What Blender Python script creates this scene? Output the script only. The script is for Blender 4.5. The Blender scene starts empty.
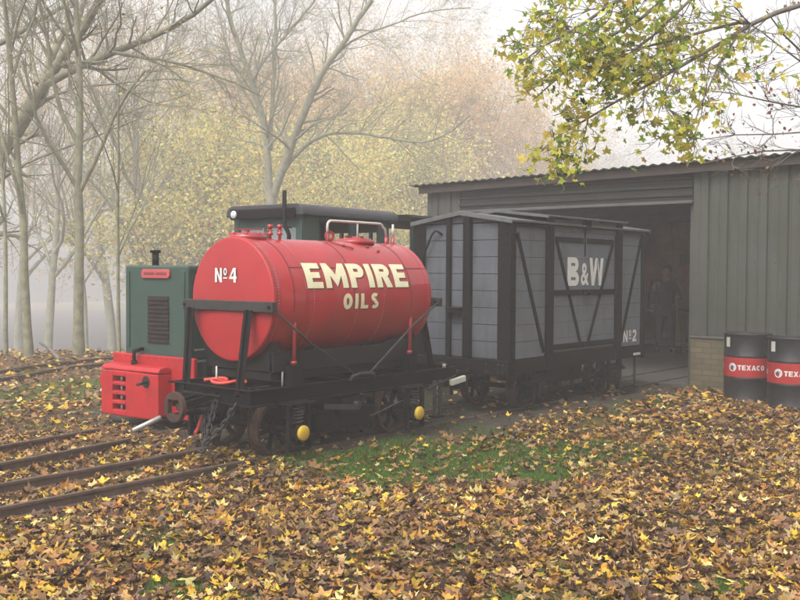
import bpy, bmesh, math, random
import numpy as np
from mathutils import Vector, Matrix, noise
random.seed(7); rng = np.random.default_rng(7)
scene = bpy.context.scene
COL = scene.collection
PI = math.pi

# ------------------------------------------------------------------ camera
# world axes: X runs along the railway into the shed, Y to its left, Z up; camera stands at the origin
CAM_H = 1.6
cam_data = bpy.data.cameras.new('camera'); cam = bpy.data.objects.new('camera', cam_data); COL.objects.link(cam)
scene.camera = cam
cam_data.sensor_width = 36; cam_data.lens = 36*961/800; cam_data.clip_start = 0.05; cam_data.clip_end = 2000
_h = math.radians(40); _p = math.radians(-1.683); _r = math.radians(0.351)
R0 = Vector((math.sin(_h), -math.cos(_h), 0))
F0 = Vector((math.cos(_h)*math.cos(_p), math.sin(_h)*math.cos(_p), math.sin(_p)))
U0 = R0.cross(F0)
CX = R0*math.cos(_r) + U0*math.sin(_r); CY = U0*math.cos(_r) - R0*math.sin(_r)
cam.matrix_world = Matrix(((CX.x, CY.x, -F0.x, 0), (CX.y, CY.y, -F0.y, 0), (CX.z, CY.z, -F0.z, CAM_H), (0, 0, 0, 1)))
def at(px, py, d):
    """world point seen at a photo pixel, d metres ahead of the camera"""
    v = CX*((px-400)/961) - CY*((py-300)/961) + F0
    return Vector((0, 0, CAM_H)) + v*d

# ------------------------------------------------------------------ sky, sun, exposure
world = bpy.data.worlds.new('World'); scene.world = world; world.use_nodes = True
wn = world.node_tree.nodes; wl = world.node_tree.links
bg = wn['Background']
sky = wn.new('ShaderNodeTexSky'); sky.sky_type = 'NISHITA'; sky.sun_disc = False
SUN_EL, SUN_AZ = math.radians(52), math.radians(188)      # azimuth measured from +X towards +Y
sky.sun_elevation = SUN_EL; sky.sun_rotation = math.radians(90)-SUN_AZ
sky.dust_density = 6; sky.air_density = 1.0; sky.ozone_density = 1.0
hsv = wn.new('ShaderNodeHueSaturation'); hsv.inputs['Saturation'].default_value = 0.12
wl.new(sky.outputs[0], hsv.inputs['Color']); wl.new(hsv.outputs[0], bg.inputs[0]); bg.inputs[1].default_value = 0.15
sd = bpy.data.lights.new('sun', 'SUN'); sd.energy = 0.7; sd.angle = math.radians(40); sd.color = (1, .96, .92)
sun = bpy.data.objects.new('sun', sd); COL.objects.link(sun)
sun_dir = Vector((math.cos(SUN_EL)*math.cos(SUN_AZ), math.cos(SUN_EL)*math.sin(SUN_AZ), math.sin(SUN_EL)))
sun.rotation_euler = sun_dir.to_track_quat('Z', 'Y').to_euler()
scene.view_settings.view_transform = 'Standard'; scene.view_settings.look = 'None'
scene.view_settings.gamma = 1; scene.view_settings.use_curve_mapping = False
scene.view_settings.exposure = 1.15
HAZE = 0.0063
scene.cycles.volume_bounces = 3; scene.cycles.max_bounces = 8; scene.cycles.diffuse_bounces = 3
scene.cycles.transparent_max_bounces = 8

# ------------------------------------------------------------------ materials
def mat(name, col, rough=.7, metal=0, var=.25, vscale=3.0, bump=0, bscale=40, spec=.5, col2=None, dirt=None, dscale=1.5, dirt_amt=.5, coat=0, streak=0):
    m = bpy.data.materials.new(name); m.use_nodes = True
    nt = m.node_tree; N = nt.nodes; L = nt.links; b = N['Principled BSDF']
    b.inputs['Roughness'].default_value = rough; b.inputs['Metallic'].default_value = metal
    b.inputs['Specular IOR Level'].default_value = spec; b.inputs['Coat Weight'].default_value = coat
    tc = N.new('ShaderNodeTexCoord')
    n = N.new('ShaderNodeTexNoise'); n.inputs['Scale'].default_value = vscale; n.inputs['Detail'].default_value = 7; n.inputs['Roughness'].default_value = .65
    L.new(tc.outputs['Object'], n.inputs['Vector'])
    r = N.new('ShaderNodeMapRange'); r.inputs[1].default_value = .3; r.inputs[2].default_value = .7
    L.new(n.outputs[0], r.inputs[0])
    c1 = tuple(c*(1-var) for c in col)+(1,); c2 = tuple(min(1, c*(1+var)) for c in (col2 or col))+(1,)
    mx = N.new('ShaderNodeMix'); mx.data_type = 'RGBA'; mx.inputs[6].default_value = c1; mx.inputs[7].default_value = c2
    L.new(r.outputs[0], mx.inputs[0]); out = mx.outputs[2]
    if dirt:
        n2 = N.new('ShaderNodeTexNoise'); n2.inputs['Scale'].default_value = dscale; n2.inputs['Detail'].default_value = 9; n2.inputs['Roughness'].default_value = .7
        if streak:      # runs and drips: noise drawn out down the surface
            mp = N.new('ShaderNodeMapping'); mp.inputs['Scale'].default_value = (streak, streak, .35)
            L.new(tc.outputs['Object'], mp.inputs['Vector']); L.new(mp.outputs[0], n2.inputs['Vector'])
        else: L.new(tc.outputs['Object'], n2.inputs['Vector'])
        r2 = N.new('ShaderNodeMapRange'); r2.inputs[1].default_value = .48; r2.inputs[2].default_value = .75; r2.inputs[4].default_value = dirt_amt
        L.new(n2.outputs[0], r2.inputs[0])
        m2 = N.new('ShaderNodeMix'); m2.data_type = 'RGBA'; m2.inputs[7].default_value = dirt+(1,)
        L.new(r2.outputs[0], m2.inputs[0]); L.new(out, m2.inputs[6]); out = m2.outputs[2]
        rr = N.new('ShaderNodeMapRange'); rr.inputs[3].default_value = rough; rr.inputs[4].default_value = min(1, rough+.25)
        L.new(n2.outputs[0], rr.inputs[0]); L.new(rr.outputs[0], b.inputs['Roughness'])
    L.new(out, b.inputs['Base Color'])
    if bump:
        nb = N.new('ShaderNodeTexNoise'); nb.inputs['Scale'].default_value = bscale; nb.inputs['Detail'].default_value = 6
        L.new(tc.outputs['Object'], nb.inputs['Vector'])
        bp = N.new('ShaderNodeBump'); bp.inputs['Strength'].default_value = bump; bp.inputs['Distance'].default_value = .01
        L.new(nb.outputs[0], bp.inputs['Height']); L.new(bp.outputs[0], b.inputs['Normal'])
    return m

def leaf_mat(name, trans=.45, rough=.6):
    m = bpy.data.materials.new(name); m.use_nodes = True
    nt = m.node_tree; N = nt.nodes; L = nt.links; b = N['Principled BSDF']; b.inputs['Roughness'].default_value = rough
    b.inputs['Specular IOR Level'].default_value = .3
    a = N.new('ShaderNodeAttribute'); a.attribute_name = 'tint'
    L.new(a.outputs['Color'], b.inputs['Base Color'])
    if trans:
        t = N.new('ShaderNodeBsdfTranslucent'); L.new(a.outputs['Color'], t.inputs[0])
        mx = N.new('ShaderNodeMixShader'); mx.inputs[0].default_value = trans
        L.new(b.outputs[0], mx.inputs[1]); L.new(t.outputs[0], mx.inputs[2]); L.new(mx.outputs[0], N['Material Output'].inputs[0])
    return m

M = {}
M['tank_red'] = mat('tank_red', (.36, .013, .02), .3, coat=.6, var=.16, vscale=2.5, dirt=(.22, .055, .05), dscale=3, dirt_amt=.55, bump=.05, bscale=6, streak=3)
M['tank_end_red'] = mat('tank_end_red', (.36, .018, .022), .4, var=.12, vscale=3, dirt=(.27, .06, .06), dscale=5, dirt_amt=.3)
M['seam_red'] = mat('seam_red', (.16, .02, .025), .6, var=.3, vscale=8)
M['loco_red'] = mat('loco_red', (.40, .010, .015), .42, var=.15, vscale=4, dirt=(0.112, 0.021, 0.021), dscale=7, dirt_amt=.5)
M['plate_red'] = mat('plate_red', (.42, .07, .075), .5, var=.15)
M['plate_dark'] = mat('plate_dark', (.12, .03, .03), .6)
M['loco_green'] = mat('loco_green', (.026, .062, .047), .4, var=.2, vscale=2, dirt=(.05, .07, .055), dscale=3, dirt_amt=.6, streak=3)
M['loco_green_dark'] = mat('loco_green_dark', (0.014, 0.035, 0.027), .5, var=.2, vscale=3)
M['black_iron'] = mat('black_iron', (0.004, 0.004, 0.004), .6, var=.4, vscale=9, dirt=(0.014, 0.010, 0.008), dscale=6, dirt_amt=.55, bump=.25, bscale=70, spec=.2)
M['grey_iron'] = mat('grey_iron', (0.033, 0.032, 0.033), .55, var=.3, vscale=9, dirt=(0.049, 0.036, 0.028), dscale=9, dirt_amt=.5, bump=.2, spec=.3)
M['cradle'] = mat('cradle', (0.013, 0.013, 0.014), .6, var=.3, vscale=5, dirt=(0.025, 0.021, 0.018), dscale=3, dirt_amt=.5, spec=.25)
M['rust'] = mat('rust', (.055, .033, .027), .8, var=.35, vscale=14, dirt=(0.162, 0.093, 0.068), dscale=10, dirt_amt=.6, bump=.3, spec=.2)
M['rail'] = mat('rail', (.095, .062, .048), .62, var=.35, vscale=10, dirt=(.17, .12, .09), dscale=6, dirt_amt=.5, bump=.3)
M['silver'] = mat('silver', (0.350, 0.343, 0.329), .4, metal=.5, var=.15)
M['yellow'] = mat('yellow', (0.528, 0.344, 0.024), .45, var=.12, vscale=14, dirt=(0.240, 0.160, 0.040), dscale=14, dirt_amt=.4)
M['white_paint'] = mat('white_paint', (0.528, 0.512, 0.464), .5, var=.1, dirt=(0.280, 0.240, 0.192), dscale=12, dirt_amt=.5)
M['cream_letter'] = mat('cream_letter', (0.714, 0.673, 0.449), .5, var=.08, vscale=12)
M['letter_shade'] = mat('letter_shade', (.07, .035, .02), .6)
M['white_letter'] = mat('white_letter', (0.628, 0.628, 0.608), .6, var=.1, vscale=20)
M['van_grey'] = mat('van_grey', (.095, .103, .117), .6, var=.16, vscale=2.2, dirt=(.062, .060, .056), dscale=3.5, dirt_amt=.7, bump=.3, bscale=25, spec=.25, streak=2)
M['van_grey_side_lift'] = mat('van_grey_side_lift', (.125, .137, .155), .6, var=.16, vscale=2.2, dirt=(.085, .088, .092), dscale=3.5, dirt_amt=.7, bump=.3, bscale=25, spec=.25, streak=2)  # the van grey, lightened in colour to offset shade on the sides
M['van_gap'] = mat('van_gap', (.03, .03, .033), .8)
M['van_black'] = mat('van_black', (0.005, 0.004, 0.005), .6, var=.35, vscale=6, dirt=(0.012, 0.010, 0.009), dscale=6, dirt_amt=.5, bump=.2, spec=.18)
M['roof_felt'] = mat('roof_felt', (0.095, 0.101, 0.104), .6, var=.2, vscale=4, dirt=(0.050, 0.056, 0.039), dscale=3, dirt_amt=.5, bump=.2)
M['roof_edge'] = mat('roof_edge', (0.105, 0.108, 0.108), .45, var=.2, vscale=8, dirt=(0.043, 0.046, 0.037), dscale=6, dirt_amt=.6, spec=.3)
M['loco_roof'] = mat('loco_roof', (0.047, 0.049, 0.053), .42, var=.2, vscale=5, spec=.35)
M['glass'] = mat('glass', (.20, .23, .24), .08, var=.1, spec=1)
M['lamp_glass'] = mat('lamp_glass', (0.600, 0.600, 0.624), .12, var=.05, spec=1)
M['grille'] = mat('grille', (0.029, 0.023, 0.022), .7, var=.3, vscale=12, spec=.2)
M['hose'] = mat('hose', (.6, .06, .04), .5)
M['concrete'] = mat('concrete', (0.091, 0.081, 0.073), .8, var=.25, vscale=2, dirt=(0.049, 0.042, 0.038), dscale=2, dirt_amt=.6, bump=.2)
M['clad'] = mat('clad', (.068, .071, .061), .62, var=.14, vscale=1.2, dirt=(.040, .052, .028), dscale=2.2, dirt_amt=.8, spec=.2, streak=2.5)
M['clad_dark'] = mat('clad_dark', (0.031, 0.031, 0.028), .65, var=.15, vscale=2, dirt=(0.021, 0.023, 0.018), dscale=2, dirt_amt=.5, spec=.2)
M['shed_roof'] = mat('shed_roof', (0.048, 0.050, 0.036), .85, var=.4, vscale=5, dirt=(0.082, 0.082, 0.053), dscale=5, dirt_amt=.7, bump=.5, bscale=30)
M['frame_steel'] = mat('frame_steel', (0.078, 0.078, 0.074), .55, var=.2, vscale=4)
M['plywood'] = mat('plywood', (.62, .26, .12), .75, var=.2, vscale=1.5, dirt=(.32, .16, .09), dscale=1.2, dirt_amt=.5, spec=.2)
M['dark_wood'] = mat('dark_wood', (.05, .035, .028), .75, var=.3, vscale=5)
M['bench_wood'] = mat('bench_wood', (.26, .17, .10), .7, var=.25, vscale=5)
M['drum_black'] = mat('drum_black', (.018, .017, .02), .38, var=.3, vscale=4, dirt=(.06, .05, .045), dscale=7, dirt_amt=.4)
M['drum_red'] = mat('drum_red', (0.375, 0.021, 0.022), .4, var=.15, vscale=5, dirt=(0.150, 0.038, 0.030), dscale=9, dirt_amt=.35)
M['logo_blue'] = mat('logo_blue', (.08, .10, .2), .5)
M['rivet_glint'] = mat('rivet_glint', (.42, .14, .14), .35)  # paler red paints the specular glint of the rivet heads
M['skin'] = mat('skin', (.42, .25, .18), .55, var=.08)
M['hair'] = mat('hair', (.05, .04, .035), .8)
M["overall_blue"] = mat("overall_blue", (.025, .032, .06), .85, var=.25, vscale=9)
M["trousers"] = mat("trousers", (.035, .037, .04), .85, var=.25, vscale=9)
M['bark'] = mat('bark', (0.212, 0.203, 0.139), .9, var=.35, vscale=6, dirt=(0.260, 0.276, 0.146), dscale=3, dirt_amt=.7, bump=.6, bscale=25)
M['bark_dark'] = mat('bark_dark', (0.143, 0.126, 0.114), .9, var=.35, vscale=6, dirt=(0.202, 0.218, 0.134), dscale=3, dirt_amt=.5, bump=.5, bscale=25)
M['leaf'] = leaf_mat('leaf', .5)
M['maple_leaf'] = leaf_mat('maple_leaf', .6)
M['litter'] = leaf_mat('litter', .12, .55)
M['fog_reflector'] = mat('fog_reflector', (.06, .055, .053), .9, spec=.25, var=.1, vscale=.5, bump=.15, bscale=3)
M['far_wall'] = mat('far_wall', (.42, .38, .38), .9, var=.04, vscale=.4)

def brick_mat():
    m = bpy.data.materials.new('brick'); m.use_nodes = True
    nt = m.node_tree; N = nt.nodes; L = nt.links; b = N['Principled BSDF']; b.inputs['Roughness'].default_value = .9
    tc = N.new('ShaderNodeTexCoord'); mp = N.new('ShaderNodeMapping'); mp.inputs['Rotation'].default_value = (PI/2, 0, PI/2)
    br = N.new('ShaderNodeTexBrick'); br.inputs['Scale'].default_value = 1; br.inputs['Brick Width'].default_value = .225
    br.inputs['Row Height'].default_value = .075; br.inputs['Mortar Size'].default_value = .006
    br.inputs['Color1'].default_value = (.16, .125, .07, 1); br.inputs['Color2'].default_value = (.115, .088, .052, 1); br.inputs['Mortar'].default_value = (.085, .08, .06, 1)
    sx = N.new('ShaderNodeSeparateXYZ'); cx = N.new('ShaderNodeCombineXYZ')
    L.new(tc.outputs['Object'], sx.inputs[0])
    ad = N.new('ShaderNodeMath'); ad.operation = 'ADD'; L.new(sx.outputs[0], ad.inputs[0]); L.new(sx.outputs[1], ad.inputs[1])
    L.new(ad.outputs[0], cx.inputs[0]); L.new(sx.outputs[2], cx.inputs[1]); L.new(cx.outputs[0], br.inputs['Vector'])
    n = N.new('ShaderNodeTexNoise'); n.inputs['Scale'].default_value = 3; n.inputs['Detail'].default_value = 8; L.new(tc.outputs['Object'], n.inputs['Vector'])
    r = N.new('ShaderNodeMapRange'); r.inputs[1].default_value = .42; r.inputs[2].default_value = .7; r.inputs[4].default_value = .6; L.new(n.outputs[0], r.inputs[0])
    mx = N.new('ShaderNodeMix'); mx.data_type = 'RGBA'; mx.inputs[7].default_value = (.07, .085, .035, 1)
    L.new(r.outputs[0], mx.inputs[0]); L.new(br.outputs[0], mx.inputs[6]); L.new(mx.outputs[2], b.inputs['Base Color'])
    bp = N.new('ShaderNodeBump'); bp.invert = True; bp.inputs['Distance'].default_value = .006; L.new(br.outputs['Fac'], bp.inputs['Height']); L.new(bp.outputs[0], b.inputs['Normal'])
    return m
M['brick'] = brick_mat()

# ------------------------------------------------------------------ mesh helpers
def frame_of(d):
    d = Vector(d).normalized(); a = Vector((0, 0, 1)) if abs(d.z) < .9 else Vector((0, 1, 0))
    x = a.cross(d).normalized(); return x, d.cross(x), d
class MB:
    def __init__(s, off=(0, 0, 0)):
        s.v = []; s.f = []; s.off = Vector(off); s.sm = []
    def add(s, vs, fs, smooth=False):
        n = len(s.v); s.v += [tuple(Vector(p)-s.off) for p in vs]; s.f += [tuple(i+n for i in f) for f in fs]; s.sm += [smooth]*len(fs)
        return s
    def box(s, a, b):
        x0, y0, z0 = a; x1, y1, z1 = b
        return s.add([(x0, y0, z0), (x1, y0, z0), (x1, y1, z0), (x0, y1, z0), (x0, y0, z1), (x1, y0, z1), (x1, y1, z1), (x0, y1, z1)],
              [(3, 2, 1, 0), (4, 5, 6, 7), (0, 1, 5, 4), (1, 2, 6, 5), (2, 3, 7, 6), (3, 0, 4, 7)])
    def beam(s, p, q, w, h, up=None):
        p = Vector(p); q = Vector(q); d = (q-p).normalized()
        up = Vector(up) if up else (Vector((0, 0, 1)) if abs(d.z) < .9 else Vector((1, 0, 0)))
        x = d.cross(up).normalized(); y = x.cross(d)
        vs = [c+x*(i*w/2)+y*(j*h/2) for c in (p, q) for i, j in ((-1, -1), (1, -1), (1, 1), (-1, 1))]
        return s.add(vs, [(0, 1, 2, 3), (7, 6, 5, 4), (0, 4, 5, 1), (1, 5, 6, 2), (2, 6, 7, 3), (3, 7, 4, 0)])
    def cyl(s, p, q, r, n=16, r2=None, cap=True):
        p = Vector(p); q = Vector(q); x, y, d = frame_of(q-p); r2 = r if r2 is None else r2
        vs = [p+x*(r*math.cos(2*PI*i/n))+y*(r*math.sin(2*PI*i/n)) for i in range(n)]+[q+x*(r2*math.cos(2*PI*i/n))+y*(r2*math.sin(2*PI*i/n)) for i in range(n)]
        s.add(vs, [(i, (i+1) % n, n+(i+1) % n, n+i) for i in range(n)], True)
        if cap: s.add(vs, [tuple(range(n-1, -1, -1)), tuple(range(n, 2*n))])
        return s
    def lathe(s, c, axis, prof, n=24, smooth=True):
        """prof: (distance along axis, radius)"""
        c = Vector(c); x, y, d = frame_of(axis); vs = []; fs = []
        for h, r in prof:
            vs += [c+d*h+x*(r*math.cos(2*PI*i/n))+y*(r*math.sin(2*PI*i/n)) for i in range(n)]
        for k in range(len(prof)-1):
            fs += [(k*n+i, k*n+(i+1) % n, (k+1)*n+(i+1) % n, (k+1)*n+i) for i in range(n)]
        s.add(vs, fs, smooth)
        if prof[0][1] > 1e-4: s.add(vs[:n], [tuple(range(n-1, -1, -1))])
        if prof[-1][1] > 1e-4: s.add(vs[-n:], [tuple(range(n))])
        return s
    def tube(s, pts, rs, n=6, cap=True):
        pts = [Vector(p) for p in pts]
        if not hasattr(rs, '__len__'): rs = [rs]*len(pts)
        x = None; vs = []; N = len(pts)
        for k, p in enumerate(pts):
            d = (pts[min(k+1, N-1)]-pts[max(k-1, 0)]).normalized()
            if x is None: x, y, _ = frame_of(d)
            else:
                x = (x-d*x.dot(d))
                x = x.normalized() if x.length > 1e-5 else frame_of(d)[0]
                y = d.cross(x)
            vs += [p+x*(rs[k]*math.cos(2*PI*i/n))+y*(rs[k]*math.sin(2*PI*i/n)) for i in range(n)]
        fs = [(k*n+i, k*n+(i+1) % n, (k+1)*n+(i+1) % n, (k+1)*n+i) for k in range(N-1) for i in range(n)]
        s.add(vs, fs, True)
        if cap: s.add(vs[:n]+vs[-n:], [tuple(range(n-1, -1, -1)), tuple(range(n, 2*n))])
        return s
    def prism(s, poly, a, b, axis):
        """poly: 2-D outline (counter-clockwise), extruded a..b along axis 'x','y' or 'z'"""
        def P(u, v, w): return {'x': (w, u, v), 'y': (u, w, v), 'z': (u, v, w)}[axis]
        n = len(poly); vs = [P(u, v, a) for u, v in poly]+[P(u, v, b) for u, v in poly]
        return s.add(vs, [tuple(range(n-1, -1, -1)), tuple(range(n, 2*n))]+[(i, (i+1) % n, n+(i+1) % n, n+i) for i in range(n)])
    def ring(s, c, axis, r0, r1, h, n=24):
        return s.lathe_closed(c, axis, [(-h/2, r0), (h/2, r0), (h/2, r1), (-h/2, r1)], n)
    def lathe_closed(s, c, axis, prof, n=24):
        c = Vector(c); x, y, d = frame_of(axis); vs = []; m = len(prof)
        for h, r in prof: vs += [c+d*h+x*(r*math.cos(2*PI*i/n))+y*(r*math.sin(2*PI*i/n)) for i in range(n)]
        fs = [(k*n+i, k*n+(i+1) % n, ((k+1) % m)*n+(i+1) % n, ((k+1) % m)*n+i) for k in range(m) for i in range(n)]
        return s.add(vs, fs, False)
    def link(s, c, d, side, L=.06, W=.035, r=.007):
        c = Vector(c); d = Vector(d).normalized(); side = Vector(side); side = (side-d*side.dot(d)).normalized()
        pts = []
        for i in range(13):
            a = 2*PI*i/12; pts.append(c+d*(math.sin(a)*W/2+(L-W)/2*(1 if math.sin(a) > .01 else -1 if math.sin(a) < -.01 else 0))+side*(math.cos(a)*W/2))
        return s.tube(pts, r, 5, False)
    def chain(s, pts, pitch=.042, **kw):
        pts = [Vector(p) for p in pts]; k = 0
        for a, b in zip(pts, pts[1:]):
            d = b-a; n = max(1, round(d.length/pitch)); sd = frame_of(d)
            for i in range(n):
                s.link(a+d*((i+.5)/n), d, sd[k % 2], **kw); k += 1
        return s
    def sphere(s, c, r, n=10, sq=(1, 1, 1)):
        c = Vector(c); m = n//2+1; vs = []; fs = []
        for j in range(m+1):
            t = PI*j/m
            vs += [c+Vector((r*sq[0]*math.sin(t)*math.cos(2*PI*i/n), r*sq[1]*math.sin(t)*math.sin(2*PI*i/n), r*sq[2]*math.cos(t))) for i in range(n)]
        for j in range(m): fs += [(j*n+i, (j+1)*n+i, (j+1)*n+(i+1) % n, j*n+(i+1) % n) for i in range(n)]
        return s.add(vs, fs, True)
    def build(s, name, m, parent=None, bevel=0, seg=1):
        me = bpy.data.meshes.new(name); me.from_pydata(s.v, [], s.f); me.polygons.foreach_set('use_smooth', s.sm)
        bm = bmesh.new(); bm.from_mesh(me)
        bmesh.ops.remove_doubles(bm, verts=bm.verts, dist=1e-5)
        bmesh.ops.recalc_face_normals(bm, faces=bm.faces); bm.to_mesh(me); bm.free()
        me.materials.append(m); o = bpy.data.objects.new(name, me); COL.objects.link(o)
        if parent: o.parent = parent
        if bevel:
            b = o.modifiers.new('bevel', 'BEVEL'); b.width = bevel; b.segments = seg; b.limit_method = 'ANGLE'; b.angle_limit = math.radians(40)
        return o

def tag(o, label=None, cat=None, group=None, kind=None):
    if label: o['label'] = label
    if cat: o['category'] = cat
    if group: o['group'] = group
    if kind: o['kind'] = kind
    return o
def empty(name, loc, rz=0, scale=1, label=None, cat=None, group=None):
    o = bpy.data.objects.new(name, None); COL.objects.link(o); o.location = loc; o.rotation_euler = (0, 0, rz); o.scale = (scale,)*3
    o.empty_display_size = .2
    return tag(o, label, cat, group)
def copy_tree(o, parent=None):
    c = o.copy(); COL.objects.link(c); c.parent = parent
    for ch in list(o.children): copy_tree(ch, c)
    return c

def text_geo(body, height, offset=0.0, xs=1.0, cuts_u=None, cuts_v=None, spacing=1.0):
    """flat lettering as (vertices 2-D centred, faces); cap height = height"""
    cu = bpy.data.curves.new('lettering', 'FONT'); cu.body = body; cu.size = 1; cu.offset = offset; cu.fill_mode = 'FRONT'
    cu.resolution_u = 5; cu.space_character = spacing; cu.dimensions = '2D'
    ob = bpy.data.objects.new('lettering', cu); COL.objects.link(ob)
    dg = bpy.context.evaluated_depsgraph_get(); me = bpy.data.meshes.new_from_object(ob.evaluated_get(dg))
    bpy.data.objects.remove(ob); bpy.data.curves.remove(cu)
    bm = bmesh.new(); bm.from_mesh(me); bpy.data.meshes.remove(me)
    xsv = [v.co.x for v in bm.verts]; ysv = [v.co.y for v in bm.verts]
    x0, x1, y0, y1 = min(xsv), max(xsv), min(ysv), max(ysv); k = height/(y1-y0)
    for v in bm.verts: v.co = ((v.co.x-(x0+x1)/2)*k*xs, (v.co.y-(y0+y1)/2)*k, 0)
    for step, nrm in ((cuts_u, (1, 0, 0)), (cuts_v, (0, 1, 0))):
        if step:
            ext = max(abs((v.co.x if nrm[0] else v.co.y)) for v in bm.verts); t = -ext+step
            while t < ext:
                bmesh.ops.bisect_plane(bm, geom=bm.verts[:]+bm.edges[:]+bm.faces[:], plane_co=(t*nrm[0], t*nrm[1], 0), plane_no=nrm); t += step
    bmesh.ops.triangulate(bm, faces=bm.faces[:])
    vs = [(v.co.x, v.co.y) for v in bm.verts]; fs = [tuple(v.index for v in f.verts) for f in bm.faces]; bm.free()
    return vs, fs

def _strip(pts, w, closed=False):
    """quad strip of constant width w along a 2-D path (w may be (horizontal, vertical) stroke weights)"""
    n = len(pts); vs = []; fs = []
    for i, p in enumerate(pts):
        a = pts[(i-1) % n] if (closed or i) else p; b = pts[(i+1) % n] if (closed or i < n-1) else p
        dx, dy = b[0]-a[0], b[1]-a[1]; l = math.hypot(dx, dy); nx_, ny_ = -dy/l, dx/l
        vs += [(p[0]+nx_*w/2, p[1]+ny_*w/2), (p[0]-nx_*w/2, p[1]-ny_*w/2)]
    m = n if closed else n-1
    for i in range(m): j = (i+1) % n; fs.append((2*i, 2*i+1, 2*j+1, 2*j))
    return vs, fs
def _arc(cx, cy, rx, ry, a0, a1, n=10): return [(cx+rx*math.cos(math.radians(a0+(a1-a0)*i/n)), cy+ry*math.sin(math.radians(a0+(a1-a0)*i/n))) for i in range(n+1)]
def glyph(ch, w, W=None):
    """block letter in a unit-high cell: (width, [(vertices, faces)...]) with stroke weight w"""
    h = w*.8; R_ = lambda x0, y0, x1, y1: ([(x0, y0), (x1, y0), (x1, y1), (x0, y1)], [(0, 1, 2, 3)])
    P_ = lambda *p: (list(p), [tuple(range(len(p)))])
    def bowl(x0, y0, y1, x1):       # D-shaped strip from x0 between y0 and y1 out to x1
        ro = (y1-y0)/2; cx = x1-min(ro, (x1-x0)*.62); out = [(x0, y1)]+_arc(cx, (y0+y1)/2, x1-cx, ro, 90, -90, 12)+[(x0, y0)]
        inn = [(x0, y1-h)]+_arc(cx, (y0+y1)/2, max(.02, x1-cx-w*.95), ro-h, 90, -90, 12)+[(x0, y0+h)]
        vs = [];
        for a, b in zip(out, inn): vs += [a, b]
        return vs, [(2*i, 2*i+1, 2*i+3, 2*i+2) for i in range(len(out)-1)]
    if ch == 'E': W = W or .74; m = .5; return W, [R_(0, 0, w, 1), R_(w, 0, W, h), R_(w, 1-h, W, 1), R_(w, m-h/2, W*.9, m+h/2)]
    if ch == 'I': return w, [R_(0, 0, w, 1)]
    if ch == 'L': W = W or .66; return W, [R_(0, 0, w, 1), R_(w, 0, W, h)]
    if ch == 'T': W = W or .74; return W, [R_(0, 1-h, W, 1), R_((W-w)/2, 0, (W+w)/2, 1-h)]
    if ch == 'P': W = W or .78; return W, [R_(0, 0, w, 1), bowl(w, .40, 1, W)]
    if ch == 'R': W = W or .82; return W, [R_(0, 0, w, 1), bowl(w, .42, 1, W*.97), P_((W*.42, .42), (W-w*1.08, 0), (W, 0), (W*.80, .435), (W*.6, .42))]
    if ch == 'B': W = W or .8; return W, [R_(0, 0, w, 1), bowl(w, .5-h*.0, 1, W*.95), bowl(w, 0, .4999, W)]
    if ch == 'M': W = W or 1.06; s = w*.92; return W, [R_(0, 0, s, 1), R_(W-s, 0, W, 1), P_((s, 1), (s, 1-.52), (W/2, .05), (W/2, .52)), P_((W-s, 1), (W/2, .52), (W/2, .05), (W-s, .48))]
    if ch == 'N': W = W or .78; s = w*.9; return W, [R_(0, 0, s, 1), R_(W-s, 0, W, 1), P_((s, 1), (s, .62), (W-s, 0), (W-s, .38))]
    if ch == 'W': W = W or 1.1; s = w*.95; q = W/4; return W, [P_((0, 1), (q-s*.42, 0), (q+s*.42, 0), (s, 1)), P_((q+s*.0, .12*0+.30), (q+s*.42, 0), (W/2+s*.42, 1), (W/2-s*.42, 1)) if False else P_((q+s*.42, 0.0), (W/2+s*.40, .82), (W/2, 1.0), (W/2-s*.40, 1.0), (q+s*.02, .38)), P_((3*q-s*.42, 0), (3*q-s*.02, .38), (W/2+s*.40, 1.0), (W/2+.002, 1.0), (W/2+s*.41, .82)), P_((W-s, 1), (3*q-s*.42, 0), (3*q+s*.42, 0), (W, 1))]
    if ch in 'Oo0': W = W or .8; o = _arc(W/2, .5, W/2-w/2, .5-h/2, 0, 360, 28)[:-1]; return W, [_strip(o, w*.95, True)]
    if ch == 'C': W = W or .76; return W, [_strip(_arc(W*.52, .5, W*.52-w/2, .5-h/2, 48, 312, 20), w*.95)]
    if ch == 'S': W = W or .72; r = .25-h*.02; return W, [_strip(_arc(W/2, .5+.25-h*.04, W/2-w/2, r-h*.45+.02, 35, 265, 14)+_arc(W/2, .25+h*.04, W/2-w/2, r-h*.45+.02, 85, -145, 14)[1:], w*.85)]
    if ch == 'A': W = W or .84; return W, [P_((0, 0), (w, 0), (W/2+.001, .8), (W/2, 1), (W/2-w*.45, 1)), P_((W-w, 0), (W, 0), (W/2+w*.45, 1), (W/2+.001, 1), (W/2+.002, .8)), R_(W*.28, .2, W*.72, .2+h*.8)]
    if ch == 'X': W = W or .82; return W, [P_((0, 0), (w, 0), (W, 1), (W-w, 1)), P_((0, 1), (W/2-w*.5, .5+0*w), (W/2-w*.0, .64), (w, 1)), P_((W, 0), (W/2+w*.5, .5), (W/2, .36), (W-w, 0))]
    if ch == '4': W = W or .78; s = w*.9; x = W*.60; return W, [R_(x, 0, x+s, 1), P_((0, .24), (x, .24), (x, .24+h*.9), (s*1.0, .24+h*.9)), P_((0, .24+.001), (s, .24+h*.9), (x, .76), (x, 1), (x-.05, 1)), R_(x+s, .24, W, .24+h*.9)]
    if ch == '2': W = W or .7; return W, [_strip(_arc(W/2, 1-W*.46, W/2-w/2, W*.46-h/2, 165, -35, 12)+[(W*.62, .42), (w*.62, h*1.02)], w*.92), R_(0, 0, W, h)]
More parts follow.
